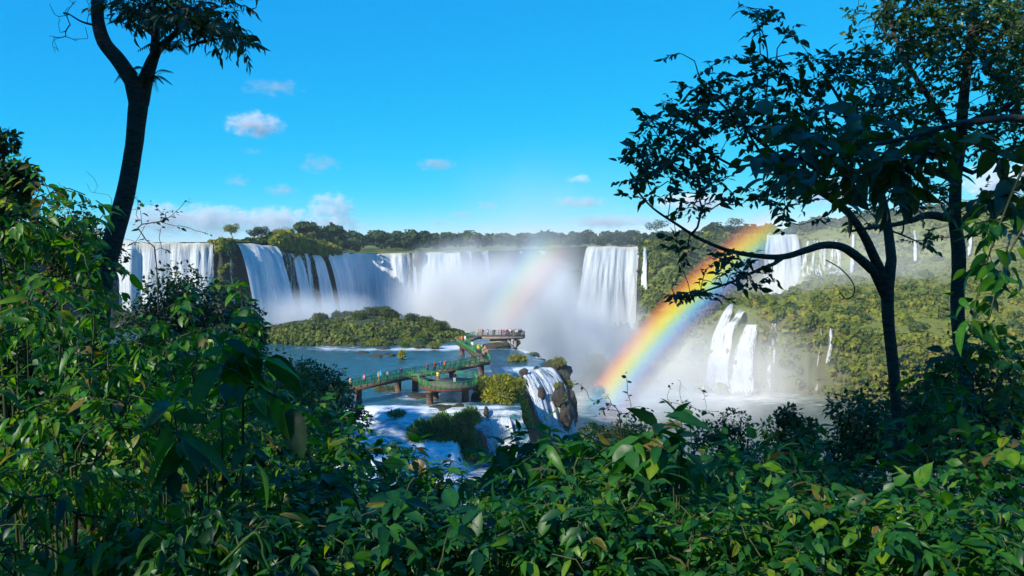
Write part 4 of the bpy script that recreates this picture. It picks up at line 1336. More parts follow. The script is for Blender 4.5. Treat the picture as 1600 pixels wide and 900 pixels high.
def skin_body(pose):
    """One continuous body from a jointed skeleton (skin modifier), height about 1.7 m, facing +Y."""
    J = dict(pelvis=(0, 0, 0.93), waist=(0, 0.01, 1.08), chest=(0, 0, 1.28), neck=(0, 0.0, 1.45), headlow=(0, 0.02, 1.53), head=(0, 0.02, 1.63), headtop=(0, 0.01, 1.71))
    R = dict(pelvis=(0.165, 0.125), waist=(0.15, 0.115), chest=(0.185, 0.125), neck=(0.062, 0.06), headlow=(0.075, 0.085), head=(0.085, 0.10), headtop=(0.05, 0.06))
    E = [('pelvis', 'waist'), ('waist', 'chest'), ('chest', 'neck'), ('neck', 'headlow'), ('headlow', 'head'), ('head', 'headtop')]
    for s, n in ((-1, 'l'), (1, 'r')):
        arm, leg = pose['arm_' + n], pose['leg_' + n]
        J.update({'sho' + n: (s * 0.19, 0, 1.38), 'elb' + n: (s * arm[0][0], arm[0][1], arm[0][2]), 'wri' + n: (s * arm[1][0], arm[1][1], arm[1][2]), 'han' + n: (s * arm[2][0], arm[2][1], arm[2][2]),
                  'hip' + n: (s * 0.095, 0, 0.88), 'kne' + n: (s * leg[0][0], leg[0][1], leg[0][2]), 'ank' + n: (s * leg[1][0], leg[1][1], leg[1][2]), 'toe' + n: (s * leg[2][0], leg[2][1], leg[2][2])})
        R.update({'sho' + n: (0.075, 0.075), 'elb' + n: (0.055, 0.055), 'wri' + n: (0.038, 0.04), 'han' + n: (0.035, 0.045), 'hip' + n: (0.105, 0.11), 'kne' + n: (0.07, 0.075), 'ank' + n: (0.05, 0.055), 'toe' + n: (0.045, 0.04)})
        E += [('chest', 'sho' + n), ('sho' + n, 'elb' + n), ('elb' + n, 'wri' + n), ('wri' + n, 'han' + n), ('pelvis', 'hip' + n), ('hip' + n, 'kne' + n), ('kne' + n, 'ank' + n), ('ank' + n, 'toe' + n)]
    keys = list(J)
    me = bpy.data.meshes.new('body')
    me.from_pydata([J[k] for k in keys], [(keys.index(a), keys.index(b)) for a, b in E], [])
    o = bpy.data.objects.new('body', me)
    COL.objects.link(o)
    md = o.modifiers.new('skin', 'SKIN')
    for i, k in enumerate(keys):
        me.skin_vertices[0].data[i].radius = R[k]
        me.skin_vertices[0].data[i].use_root = (k == 'pelvis')
    md.use_smooth_shade = True
    o.modifiers.new('sub', 'SUBSURF').levels = 1
    o.modifiers['sub'].render_levels = 1
    dg = bpy.context.evaluated_depsgraph_get()
    res = bpy.data.meshes.new_from_object(o.evaluated_get(dg))
    bpy.data.objects.remove(o)
    return res


ARM_DOWN = [(0.25, -0.03, 1.12), (0.26, 0.05, 0.88), (0.25, 0.09, 0.80)]
ARM_RAIL = [(0.26, 0.05, 1.14), (0.22, 0.30, 1.08), (0.21, 0.38, 1.08)]
ARM_CAM = [(0.27, 0.12, 1.22), (0.12, 0.30, 1.48), (0.07, 0.33, 1.56)]
ARM_UP = [(0.34, 0.05, 1.50), (0.36, 0.10, 1.75), (0.36, 0.12, 1.84)]
LEG = [(0.10, 0.02, 0.50), (0.10, -0.02, 0.09), (0.115, 0.15, 0.04)]
LEG_F = [(0.10, 0.16, 0.50), (0.10, 0.22, 0.09), (0.115, 0.38, 0.04)]
LEG_B = [(0.10, -0.02, 0.50), (0.10, -0.26, 0.12), (0.115, -0.14, 0.04)]
POSES = [dict(arm_l=ARM_DOWN, arm_r=ARM_DOWN, leg_l=LEG, leg_r=LEG), dict(arm_l=ARM_RAIL, arm_r=ARM_RAIL, leg_l=LEG, leg_r=LEG), dict(arm_l=ARM_CAM, arm_r=ARM_CAM, leg_l=LEG, leg_r=LEG), dict(arm_l=ARM_DOWN, arm_r=ARM_RAIL, leg_l=LEG_F, leg_r=LEG_B), dict(arm_l=ARM_UP, arm_r=ARM_DOWN, leg_l=LEG, leg_r=LEG)]
BODY = [skin_body(p) for p in POSES]
hm = Mesh()
V, T = ICO2
hv = V * np.array([0.102, 0.118, 0.112])
hv[:, 1] = np.where((V[:, 1] > 0.3) & (V[:, 2] < 0.35), 0.035, hv[:, 1])
hv[:, 2] = np.maximum(hv[:, 2], -0.07)
hm.add(hv + np.array([0, 0.005, 1.655]), T)
hm2 = Mesh()
hm2.add(V * np.array([0.125, 0.135, 0.15]) + np.array([0, -0.035, 1.62]), T)
hm2.add(V * np.array([0.20, 0.13, 0.10]) + np.array([0, -0.05, 1.42]), T)
nose = Mesh()
nose.add(V * np.array([0.018, 0.03, 0.028]) + np.array([0, 0.115, 1.615]), T)
pack = Mesh()
pack.add(V * np.array([0.16, 0.10, 0.24]) * np.array([1, 1, 1]) + np.array([0, -0.19, 1.24]), T)
face_mesh = {}
EYE = plain('eye_dark', (0.02, 0.015, 0.012), 0.4)
LIP = plain('lip_tone', (0.32, 0.10, 0.08), 0.6)


def person(label, x, y, rot, pose=0, top='red', legs='jeans', hair=0, skin=0, hood=False, bag=None, h=1.0):
    o = ob('person', None, None, (x, y, DZ + 0.004), label=label, category='person', group='visitors on the walkway and lookout')
    o.rotation_euler = (0, 0, rot)
    o.scale = (h * 1.06, h * 1.06, h * 1.06)
    me = BODY[pose].copy()
    me.materials.clear()
    for mt in (CLOTH[top], CLOTH[legs], SKIN[skin], CLOTH['dark']):
        me.materials.append(mt)
    n = len(me.polygons)
    c = np.zeros(n * 3)
    me.polygons.foreach_get('center', c)
    c = c.reshape(-1, 3)
    mi = np.where(c[:, 2] < 0.09, 3, np.where(c[:, 2] < 0.90, 1, 0))
    mi[(c[:, 2] > 1.475) & (np.abs(c[:, 0]) < 0.13)] = 2
    arm = POSES[pose]
    for s, k in ((-1, 'l'), (1, 'r')):
        hnd = np.array([s * arm['arm_' + k][2][0], *arm['arm_' + k][2][1:]])
        mi[np.linalg.norm(c - hnd, axis=1) < 0.085] = 2
        if arm['arm_' + k] is ARM_DOWN:
            mi[(np.linalg.norm(c - hnd, axis=1) >= 0.085) & (np.abs(c[:, 0] - s * 0.26) < 0.07) & (c[:, 2] > 0.8) & (c[:, 2] < 1.0)] = 0
    me.polygons.foreach_set('material_index', mi.astype(np.int32))
    body = ob('body', me, o)
    key = (skin,)
    if key not in face_mesh:
        f = Mesh()
        V, T = ICO1
        for s in (-1, 1):
            f.add(V * 0.014 + np.array([s * 0.036, 0.108, 1.645]), T, 0.5, 0)
            f.add(V * np.array([0.014, 0.026, 0.034]) + np.array([s * 0.092, 0.01, 1.62]), T, 0.5, 2)
        f.add(V * np.array([0.03, 0.012, 0.009]) + np.array([0, 0.108, 1.57]), T, 0.5, 1)
        f.add(V * np.array([0.017, 0.028, 0.026]) + np.array([0, 0.12, 1.61]), T, 0.5, 2)
        face_mesh[key] = f.mesh('face', [EYE, LIP, SKIN[skin]])
    ob('face', face_mesh[key], o)
    if hood:
        ob('hood', hm2.mesh('hood', [CLOTH[top]], True), o)
    else:
        ob('hair', hm.mesh('hair', [HAIR[hair]], True), o)
    if bag:
        ob('backpack', pack.mesh('backpack', [CLOTH[bag]], True), o)


PI = math.pi
# on the long left span
def along(a, b, t, off=0.0):
    a, b = np.array(a, float), np.array(b, float)
    d = norm(b - a)
    q = a + (b - a) * t + np.array([-d[1], d[0]]) * off
    return q[0], q[1]


S1, S2, S3 = (mainL[2], mainL[3]), (mainL[3], mainL[4]), (mainL[4], mainL[6])
x, y = along(*S1, 0.03, 0.3)
person('person in tan top by the leafy start of the footbridge', x, y, -0.7, 0, 'tan', 'khaki', 1)
x, y = along(*S1, 0.28, 0.5)
person('person in white and pink at the rail of the long span nearest the trees', x, y, 2.3, 1, 'pink', 'dark', 0)
x, y = along(*S1, 0.50, 0.1)
person('person in a pale khaki coat walking on the long span', x, y, -0.7, 3, 'tan', 'tan', 2, hood=True)
x, y = along(*S1, 0.56, 0.4)
person('person in a bright cyan rain hood on the long span', x, y, -0.7, 0, 'cyan', 'cyan', 0, hood=True)
x, y = along(*S1, 0.64, -0.2)
person('person in grey walking behind the cyan rain hood', x, y, 2.4, 3, 'grey', 'dark', 1, 1)
x, y = along(*S1, 0.90, -0.1)
person('person in navy jacket alone near the bend of the footbridge', x, y, 2.4, 3, 'navy', 'dark', 0, bag='black')
x, y = along(*S2, 0.75, 0.6)
person('person in red leaning by the rail behind the viewing deck', x, y, 1.2, 1, 'red', 'dark', 0, h=0.98)
x, y = along(*S2, 0.98, 0.5)
person('person in red top and jeans, first of three above the viewing deck', x, y, 0.6, 0, 'red', 'jeans', 0)
x, y = along(*S3, 0.10, 0.4)
person('person in blue, middle of three above the viewing deck', x, y, 0.4, 2, 'blue', 'jeans', 1)
x, y = along(*S3, 0.15, 0.0)
person('person in orange red jacket, last of three above the viewing deck', x, y, -2.6, 3, 'orange', 'dark', 0)
person('person in yellow jacket on the rounded viewing deck', -13.0, 138.2, -0.5, 1, 'yellow', 'khaki', 1)
person('person in black top and pale trousers on the rounded viewing deck', -9.9, 136.4, PI + 0.3, 0, 'black', 'white', 0, 1)
# on the narrow stretch leading to the lookout
person('person in dark clothes with orange bag at the sharp bend', -5.9, 165.0, PI, 3, 'tan', 'black', 0, 1, bag='orange')
person('person in black at the sharp bend', -5.4, 163.6, PI, 3, 'black', 'navy', 0)
person('person in orange with blue trousers beyond the sharp bend', -5.3, 167.2, PI, 0, 'orange', 'blue', 1)
person('person in brown beyond the sharp bend against the rail', -6.2, 169.4, 0.2, 3, 'tan', 'dark', 0)
person('person in yellow raincoat, first of two beyond the sharp bend', -7.4, 174.0, PI, 0, 'yellow', 'jeans', 0, hood=True)
person('person in lemon raincoat, second of two beyond the sharp bend', -6.7, 174.6, PI + 0.3, 3, 'yellow', 'dark', 2)
person('person in pink and white coat behind the raincoats', -5.9, 172.5, PI, 0, 'pink', 'white', 1, hood=True)
person('person in grey white coat on the narrow stretch before the lookout', -9.0, 180.0, PI - 0.3, 3, 'white', 'grey', 0)
person('person in red on the corner before the lookout', -12.6, 190.0, 2.6, 1, 'red', 'tan', 1)
person('person in pale red coat on the corner before the lookout', -12.1, 191.2, PI, 0, 'orange', 'khaki', 0)
person('person in white coat on the corner before the lookout', -11.3, 191.4, -0.4, 3, 'white', 'white', 2)
# on the lookout
L2 = [(-8.7, 'yellow', 'khaki', 1, 'person in yellow at the footbridge end of the lookout', 0), (-8.2, 'tan', 'khaki', 0, 'person in olive tan beside the yellow coat on the lookout', 1), (-7.6, 'purple', 'dark', 0, 'person in magenta on the lookout', 2), (-6.2, 'white', 'dark', 3, 'person in white standing apart on the lookout', 0), (-4.9, 'green', 'dark', 0, 'person in green standing apart on the lookout', 0), (-4.5, 'black', 'dark', 3, 'person in black just behind the green jacket', 1),
      (-2.7, 'red', 'dark', 1, 'person in red, first of the crowd on the lookout', 0), (-2.1, 'red', 'jeans', 0, 'shorter person in dark red, second of the crowd on the lookout', 1), (-1.6, 'blue', 'jeans', 1, 'person in blue between red jackets on the lookout', 0), (-1.2, 'navy', 'jeans', 2, 'person in navy between red jackets on the lookout', 1), (-0.8, 'red', 'dark', 4, 'person in scarlet raising an arm on the lookout', 0), (-0.45, 'white', 'dark', 0, 'person in white pressed among the crowd on the lookout', 2),
      (0.0, 'black', 'black', 4, 'tall person in black raising an arm on the lookout', 0), (0.4, 'grey', 'white', 0, 'person in grey with pale trousers on the lookout', 0), (0.75, 'blue', 'dark', 2, 'person in blue taking a photograph near the lookout corner', 1), (1.0, 'yellow', 'dark', 1, 'person with yellow top near the lookout corner', 0), (1.4, 'white', 'navy', 0, 'person in white near the lookout corner', 1), (1.75, 'navy', 'dark', 2, 'person in navy at the lookout corner', 0),
      (2.1, 'cyan', 'navy', 0, 'person in teal jacket at the lookout corner', 1), (2.45, 'black', 'dark', 1, 'person in black against the far rail of the lookout', 0), (2.8, 'navy', 'dark', 3, 'last person in dark blue above the drop on the lookout', 1)]
rp = np.random.default_rng(5)
for i, (x, tp, lg, ps, lb, rw) in enumerate(L2):
    yy = 204.1 + rw * 1.2 + rp.uniform(-0.2, 0.2)
    person(lb, x - (0.35 if x > 2.2 else 0), yy, rp.uniform(-0.7, 0.7) + (PI if i % 3 == 0 else 0), ps, tp, lg, int(rp.integers(0, 3)), int(rp.integers(0, 2)), h=0.94 + 0.12 * rp.uniform())
# ------------------------------------------------------------------ plants that grow: limbs, twigs and leaves
def leaf_shape(w=0.42, droop=0.25, fold=0.25, fine=False, wave=0.0):
    st = np.array([0, 0.06, 0.2, 0.4, 0.62, 0.82, 1.0]) if fine else np.array([0, 0.3, 0.65, 1.0])
    hw = w / 2 * (np.sin(math.pi * st ** 0.8) ** 0.85 if fine else np.array([0, 0.98, 0.80, 0]))
    V, T, rows = [], [], []
    for i, (s, h) in enumerate(zip(st, hw)):
        z = -droop * s * s
        if i in (0, len(st) - 1):
            rows.append([len(V)])
            V.append((s, 0, z))
        else:
            k = len(V)
            rows.append([k, k + 1, k + 2])
            u = wave * math.sin(s * 11) * w
            V += [(s, -h, z + fold * h + u), (s, 0, z), (s, h, z + fold * h - u)]
    for a, b in zip(rows[:-1], rows[1:]):
        if len(a) == 1:
            T += [(a[0], b[0], b[1]), (a[0], b[1], b[2])]
        elif len(b) == 1:
            T += [(a[0], b[0], a[1]), (a[1], b[0], a[2])]
        else:
            T += [(a[0], b[0], b[1]), (a[0], b[1], a[1]), (a[1], b[1], b[2]), (a[1], b[2], a[2])]
    V = np.array(V, float)
    return V, np.array(T)


def rib_tint(V):
    return np.where(np.abs(V[:, 1]) < 1e-6, 0.09, -0.03)


LEAF_A = leaf_shape(0.46, 0.30, 0.30)
LEAF_B = leaf_shape(0.36, 0.45, 0.35)
LEAF_C = leaf_shape(0.56, 0.22, 0.25)
LEAF_N = leaf_shape(0.24, 0.35, 0.2)
LEAF_H = leaf_shape(0.66, 0.30, 0.22)
FINE = [leaf_shape(0.44, 0.30, 0.35, True, 0.03), leaf_shape(0.38, 0.5, 0.3, True, 0.02), leaf_shape(0.52, 0.2, 0.3, True, 0.04), leaf_shape(0.27, 0.4, 0.25, True, 0.02), leaf_shape(0.62, 0.3, 0.25, True, 0.05), leaf_shape(0.36, 0.7, 0.4, True, 0.04)]


def leaf_piece(shape, tint, mat):
    V, T = shape
    return mesh_from('leaf', V, T, {'tint': np.clip(tint + rib_tint(V), 0, 1)}, True, [M[mat]])


class Plant:
    def __init__(self, seed):
        self.r = np.random.default_rng(seed)
        self.p, self.par, self.fix = [], [], []
        self.tips = []

    def path(self, pts, parent=-1, n=5, rad=None):
        q = catmull(pts, n)
        rad = np.interp(np.linspace(0, 1, len(q)), np.linspace(0, 1, len(rad)), rad) if rad is not None else np.zeros(len(q))
        ids = []
        for k, x in enumerate(q):
            self.p.append(x)
            self.par.append(parent)
            self.fix.append(rad[k])
            parent = len(self.p) - 1
            ids.append(parent)
        return ids

    def near(self, pt):
        return int(np.argmin(np.linalg.norm(np.array(self.p) - np.asarray(pt), axis=1)))

    def grow(self, targets, step=0.3, up=0.3, wiggle=0.08, allowed=None):
        T = np.asarray(targets, float)
        P0 = np.array(self.p)
        base = np.min(np.linalg.norm(T[:, None] - P0[None, ::3], axis=2), axis=1) if len(P0) > 1 else np.linalg.norm(T - P0[0], axis=1)
        for i in np.argsort(base):
            t = T[i]
            pts = np.array(self.p)
            d = np.linalg.norm(pts - t, axis=1)
            cost = d + 0.5 * np.maximum(0, pts[:, 2] - t[2])
            if allowed is not None:
                cost[:allowed] += 1e6
            j = int(np.argmin(cost))
            L = d[j]
            n = max(2, int(L / step) + 1)
            a = pts[j]
            pj = self.par[j]
            dirp = norm(a - pts[pj]) if pj >= 0 else np.array([0, 0, 1.0])
            c = a + (dirp * 0.5 + np.array([0, 0, up])) * L * 0.45
            prev = j
            for s in np.linspace(0, 1, n + 1)[1:]:
                x = a * (1 - s) ** 2 + 2 * c * s * (1 - s) + t * s * s
                x = x + self.r.normal(0, wiggle * step, 3) * (s < 0.99)
                self.p.append(x)
                self.par.append(prev)
                self.fix.append(0.0)
                prev = len(self.p) - 1
            self.tips.append(prev)

    def wood(self, mat, tip_r=0.004, sides=5, expo=2.4, name='limbs', knob=0.0, big=0.03):
        n = len(self.p)
        p = np.array(self.p)
        acc = np.zeros(n)
        kids = [[] for _ in range(n)]
        for i in range(n):
            if self.par[i] >= 0:
                kids[self.par[i]].append(i)
        rad = np.zeros(n)
        for i in range(n - 1, -1, -1):
            rad[i] = max(self.fix[i], (acc[i] if kids[i] else tip_r ** expo) ** (1 / expo)) if not self.fix[i] else self.fix[i]
            if self.par[i] >= 0:
                acc[self.par[i]] += rad[i] ** expo
        m = Mesh()
        for i in range(n):
            starts = []
            if self.par[i] < 0:
                starts.append([i])
            for k in kids[i][1:] if kids[i] else []:
                starts.append([i, k])
            for ch in starts:
                c = list(ch)
                while kids[c[-1]]:
                    c.append(kids[c[-1]][0])
                if len(c) < 2:
                    continue
                rr = rad[c].copy()
                if len(ch) == 2:
                    rr[0] = min(rr[0], rr[1] * 1.25)
                thick = rr.max() > big
                tube(m, p[c], rr, 10 if thick else sides, self.r.uniform(0.3, 0.7), 0, knob if thick else 0.0)
        self.rad = rad
        return m.mesh(name, [M[mat]], True)

    def leaves(self, per_tip, length, spread=0.3, gravity=0.35, upness=0.8, jitter=0.5):
        """positions, directions, normals, sizes of leaves around every twig tip"""
        p = np.array(self.p)
        tips = np.array(self.tips)
        d = norm(p[tips] - p[np.array(self.par)[tips]])
        n = len(tips) * per_tip
        k = np.repeat(np.arange(len(tips)), per_tip)
        s = np.tile(np.linspace(0, 1, per_tip), len(tips))
        dd = d[k]
        side = norm(np.cross(dd, np.array([0, 0, 1.0]) + 0.2 * self.r.normal(size=(n, 3))))
        alt = np.where(np.tile(np.arange(per_tip), len(tips)) % 2, 1.0, -1.0)
        sag = norm(dd + np.array([0, 0, -0.35]))
        pos = p[tips][k] + (dd * 0.6 + sag * 0.4) * (s * spread)[:, None] - dd * spread * 0.35 + self.r.normal(0, 0.02, (n, 3)) * spread
        D = norm(dd * (0.45 + 0.5 * s[:, None]) + side * (alt * (1.05 - 0.6 * s))[:, None] + np.array([0, 0, -gravity]) + self.r.normal(0, jitter * 0.4, (n, 3)))
        U = norm(np.array([0, 0, upness]) + self.r.normal(0, jitter, (n, 3)) * 0.6)
        L = length * np.clip(self.r.lognormal(-0.10, 0.34, n), 0.4, 1.7)
        return pos, D, U, L


leaf_pool = {}


def place_leaves(parent, pos, D, U, L, tint, mat, single=0, shapes=(LEAF_A, LEAF_B, LEAF_C), rr=None, fine=(0, 1, 2)):
    """The leaves that show largest become parts of their own, the others one mass of foliage."""
    rr = rr or rng
    o0 = np.array(parent.location)
    n = len(pos)
    left = np.ones(n, bool)
    if single:
        row = HORIZON - pos[:, 2] / np.maximum(pos[:, 1], 0.5) * F
        col = 800 + pos[:, 0] / np.maximum(pos[:, 1], 0.5) * F
        inside = (row > -10) & (row < 910) & (col > -10) & (col < 1610) & (pos[:, 1] > 0.8)
        sc = np.where(inside, L / np.maximum(pos[:, 1], 0.5) * (1 + 0.35 * (U[:, 2] < 0.6)), -1)
        # leaves on the camera side come first: nothing stands before them
        front = -(pos - o0)[:, 1] * 0.01
        top = np.argsort(-(sc * (1 + front)))[:single]
        top = top[sc[top] > 0]
        left[top] = False
        R = frames(D[top], U[top])
        for j, i in enumerate(top):
            key = (mat, int(rr.choice(fine)), int(np.clip(tint[i] * 5, 0, 4)))
            if key not in leaf_pool:
                leaf_pool[key] = leaf_piece(FINE[key[1]], key[2] / 5 + 0.1, mat)
            o = bpy.data.objects.new('leaf', leaf_pool[key])
            COL.objects.link(o)
            o.parent = parent
            mt = np.eye(4)
            mt[:3, :3] = R[j] * L[i]
            mt[:3, 3] = pos[i] - o0
            o.matrix_basis = Matrix(mt.tolist())
    m = Mesh()
    ids = np.where(left)[0]
    pick = rr.integers(0, len(shapes), len(ids))
    for k, (V, T) in enumerate(shapes):
        s = ids[pick == k]
        if len(s):
            scatter(m, V, T, pos[s], D[s], U[s], L[s], tint[s], rib_tint(V))
    if m.n:
        ob('foliage', m.mesh('foliage', [M[mat]], False, o0), parent, kind='stuff')


def tint_of(rr, n, base, k=None):
    t = base + rr.normal(0, 0.18, n) + np.where(rr.uniform(size=n) < 0.10, rr.uniform(0.2, 0.5, n), 0)
    return np.clip(t, 0, 1)


def shrub(label, px, top_py, d, spread, height, leaf=0.12, targets=70, per=9, seed=0, tint=0.45, single=0, mat='leaf', name='shrub', gravity=0.4, spray=0.32, stems=4, category='shrub', depth=0.8, up=0.35, jitter=0.5, shapes=(LEAF_A, LEAF_B, LEAF_C), group=None, fine=(0, 1, 2)):
    rr = np.random.default_rng(seed + 3000)
    top = P(px, top_py, d)
    g = float(hill_z(np.array([top[0]]), np.array([top[1]]))[0])
    g = min(g, top[2] - height * 0.9)
    base = np.array([top[0], top[1] + 0.2, g])
    t = thing(name, label, category, base, group)
    pl = Plant(seed)
    for s in range(stems):
        a = rr.uniform(0, 6.283)
        f = rr.uniform(0.2, 0.6)
        mid = np.array([top[0] + math.cos(a) * spread * 0.3, top[1] + math.sin(a) * spread * 0.3 * depth, g + (top[2] - height * 0.75 - g) * 0.6])
        end = np.array([top[0] + math.cos(a) * spread * f, top[1] + math.sin(a) * spread * f * depth, top[2] - height * rr.uniform(0.35, 0.75)])
        pl.path([base + rr.normal(0, 0.08, 3) * np.array([1, 1, 0]), mid, end], -1, 5)
    # targets: a loose shell, thinned towards the inside, with a ragged top
    q = norm(rr.normal(size=(targets, 3))) * rr.uniform(0.35, 1.0, (targets, 1)) ** 0.5
    q[:, 2] = np.where(q[:, 2] < -0.5, -q[:, 2], q[:, 2])
    T = np.array([top[0], top[1], top[2] - height * 0.5]) + q * np.array([spread, spread * depth, height * 0.5]) 
    T[:, 2] += rr.normal(0, 0.06 * height, targets)
    pl.grow(T, max(0.12, spread * 0.16), up, 0.12)
    w = pl.wood('stem', 0.0028 + 0.0003 * d, 4 if d > 6 else 5)
    w.transform(Matrix.Translation(-Vector(base)))
    ob('stem', w, t)
    pos, D, U, L = pl.leaves(per, leaf, spray, gravity, 0.8, jitter)
    lay = rr.normal(0, 0.10, len(pl.tips)).repeat(per)
    place_leaves(t, pos, D, U, L, np.clip(tint_of(rr, len(pos), tint) + lay, 0, 1), mat, single, shapes, rr, fine)
    return t


# ------------------------------------------------------------------ the three tall trees
# leaning tree with the forked trunk
d0 = 13.0
pl = Plant(1)
tr_ = [(128, 1150), (140, 700), (147, 590), (152, 520), (160, 440), (178, 370), (197, 300), (209, 230), (217, 160)]
trunk = pl.path([P(a, b, d0) for a, b in tr_], -1, 6, [0.2624, 0.2132, 0.1968, 0.1845, 0.1681, 0.1558, 0.1435, 0.1353, 0.1558])
fork = trunk[-1]
left_limb = pl.path([P(a, b, d0 - 0.1) for a, b in [(207, 128), (186, 95), (163, 66), (153, 30), (153, -20), (160, -90)]], fork, 5, [0.1271, 0.123, 0.1107, 0.0943, 0.0902, 0.0738])
right_limb = pl.path([P(a, b, d0 + 0.1) for a, b in [(226, 130), (236, 100), (247, 78), (268, 58), (300, 30), (340, 10)]], fork, 5, [0.123, 0.0984, 0.0697, 0.0492, 0.0369, 0.0246])
up_limb = pl.path([P(a, b, d0 + 0.3) for a, b in [(243, 60), (238, 20), (240, -40), (250, -90)]], right_limb[8], 5, [0.07, 0.06, 0.05, 0.04])
rr = np.random.default_rng(77)
tg = []
for (cx, cy_, sx, sy_, n_) in [(245, 18, 60, 26, 60), (310, 25, 55, 26, 55), (360, 50, 32, 26, 26), (190, -20, 40, 20, 14), (280, -40, 110, 40, 50), (350, -30, 60, 40, 24)]:
    for _ in range(n_):
        tg.append(P(cx + rr.normal(0, sx * 0.55), cy_ + rr.normal(0, sy_ * 0.5), d0 + rr.normal(0, 0.7)))
n_tr = len(pl.p)
pl.grow(tg, 0.25, 0.1, 0.12)
t = thing('forked_tree', 'tall leaning tree with forked dark trunk rising beside the sunlit curtain', 'tree', (P(128, 1150, d0)))
w = pl.wood('bark', 0.006, 5, 2.2, 'trunk', 0.10)
w.transform(Matrix.Translation(-Vector(t.location)))
ob('trunk', w, t)
pos, D, U, L = pl.leaves(13, 0.15, 0.36, 0.55, 0.6, 0.6)
place_leaves(t, pos, D, U, L, tint_of(rr, len(pos), 0.35), 'tree_leaf', 0, (LEAF_B, LEAF_N, LEAF_N), rr)
# ferns perched in the fork
for k, (px_, py_, s_, lb_) in enumerate([(265, 80, 1.0, 'bushy fern perched on the right limb of the forked tree'), (232, 125, 0.75, 'fern hanging from the fork of the leaning trunk'), (200, 115, 0.6, 'small fern sprouting from the left limb of the forked tree')]):
    c = P(px_, py_, d0 - 0.1)
    ft = thing('perched_fern', lb_, 'fern', c, 'ferns perched on the forked tree')
    m = Mesh()
    fm = Mesh()
    for j in range(9):
        a = rr.uniform(0, 6.283)
        e = c + np.array([math.cos(a), math.sin(a) * 0.6, rr.uniform(-0.7, 0.5)]) * 0.42 * s_ * rr.uniform(0.6, 1.2)
        q = catmull([c, (c + e) / 2 + np.array([0, 0, 0.12 * s_]), e], 7)
        tube(m, q - c, np.linspace(0.009, 0.003, len(q)), 4)
        for sgn in (-1, 1):
            tq = norm(np.gradient(q, axis=0))
            sd = norm(np.cross(tq, np.array([0, 0, 1.0]))) * sgn
            scatter(fm, *LEAF_N, q[2:] - c, norm(sd + tq * 0.5 + np.array([0, 0, -0.25]))[2:], np.tile([0, 0, 1.0], (len(q) - 2, 1)), 0.15 * s_ * np.linspace(1, 0.4, len(q) - 2), rr.uniform(0.2, 0.6, len(q) - 2))
    ob('frond_rib', m.mesh('frond_rib', [M['stem']]), ft)
    ob('foliage', fm.mesh('foliage', [M['tree_leaf']]), ft, kind='stuff')
# dead twigs left of the trunk
pl2 = Plant(5)
pl2.path([P(150, 40, d0), P(128, 34, d0 - 0.1), P(108, 22, d0 - 0.2)], -1, 4, [0.02, 0.015, 0.01])
pl2.grow([P(rr.uniform(66, 140), rr.uniform(-10, 84), d0 - rr.uniform(0, 0.6)) for _ in range(26)], 0.14, -0.1, 0.2)
w = pl2.wood('twig', 0.004, 4, 2.0, 'dead_branch')
w.transform(Matrix.Translation(-Vector(t.location)))
ob('dead_branch', w, t)

# tree with the long reaching limb
d1 = 11.0
pl = Plant(2)
q_ = [(1416, 1250), (1413, 860), (1411, 790), (1404, 680), (1396, 580), (1388, 500), (1386, 450)]
trunk = pl.path([P(a, b, d1) for a, b in q_], -1, 6, [0.12, 0.092, 0.084, 0.077, 0.077, 0.081, 0.088])
f0 = trunk[-1]
main_up = pl.path([P(a, b, d1 + 0.1 * k) for k, (a, b) in enumerate([(1393, 405), (1386, 350), (1375, 300), (1357, 265), (1345, 225), (1320, 170), (1290, 120)])], f0, 5, [0.0697, 0.0615, 0.05576, 0.0492, 0.0369, 0.0246, 0.0164])
second = pl.path([P(a, b, d1 - 0.1 * k) for k, (a, b) in enumerate([(1372, 415), (1352, 372), (1330, 338), (1300, 312), (1262, 290), (1225, 268), (1190, 240), (1165, 200)])], f0, 5, [0.07, 0.06, 0.05, 0.042, 0.032, 0.025, 0.018, 0.012])
reach = pl.path([P(a, b, d1 - 0.15 * k) for k, (a, b) in enumerate([(1366, 425), (1343, 404), (1316, 386), (1288, 383), (1262, 390), (1225, 401), (1185, 400), (1140, 392), (1095, 374), (1060, 352), (1020, 325), (990, 292)])], trunk[-3], 5, [0.065, 0.06, 0.055, 0.05, 0.045, 0.038, 0.032, 0.026, 0.021, 0.016, 0.012, 0.008])
dip = pl.path([P(a, b, d1 - 0.8 - 0.1 * k) for k, (a, b) in enumerate([(1210, 412), (1180, 424), (1145, 440), (1110, 452), (1080, 462), (1056, 464)])], reach[25], 5, [0.025, 0.02, 0.016, 0.012, 0.009, 0.007])
rise = pl.path([P(a, b, d1 - 0.5 + 0.1 * k) for k, (a, b) in enumerate([(1225, 250), (1180, 215), (1130, 165), (1098, 130), (1085, 95)])], second[20], 5, [0.025, 0.02, 0.014, 0.01, 0.007])
rise2 = pl.path([P(a, b, d1 - 0.5) for a, b in [(1150, 262), (1110, 240), (1060, 210), (1025, 190), (1005, 175)]], second[28], 5, [0.018, 0.014, 0.011, 0.009, 0.006])
rise3 = pl.path([P(a, b, d1 - 0.6) for a, b in [(1195, 170), (1200, 110), (1195, 60), (1175, 25)]], rise[8], 4, [0.012, 0.010, 0.008, 0.006])
tg = []
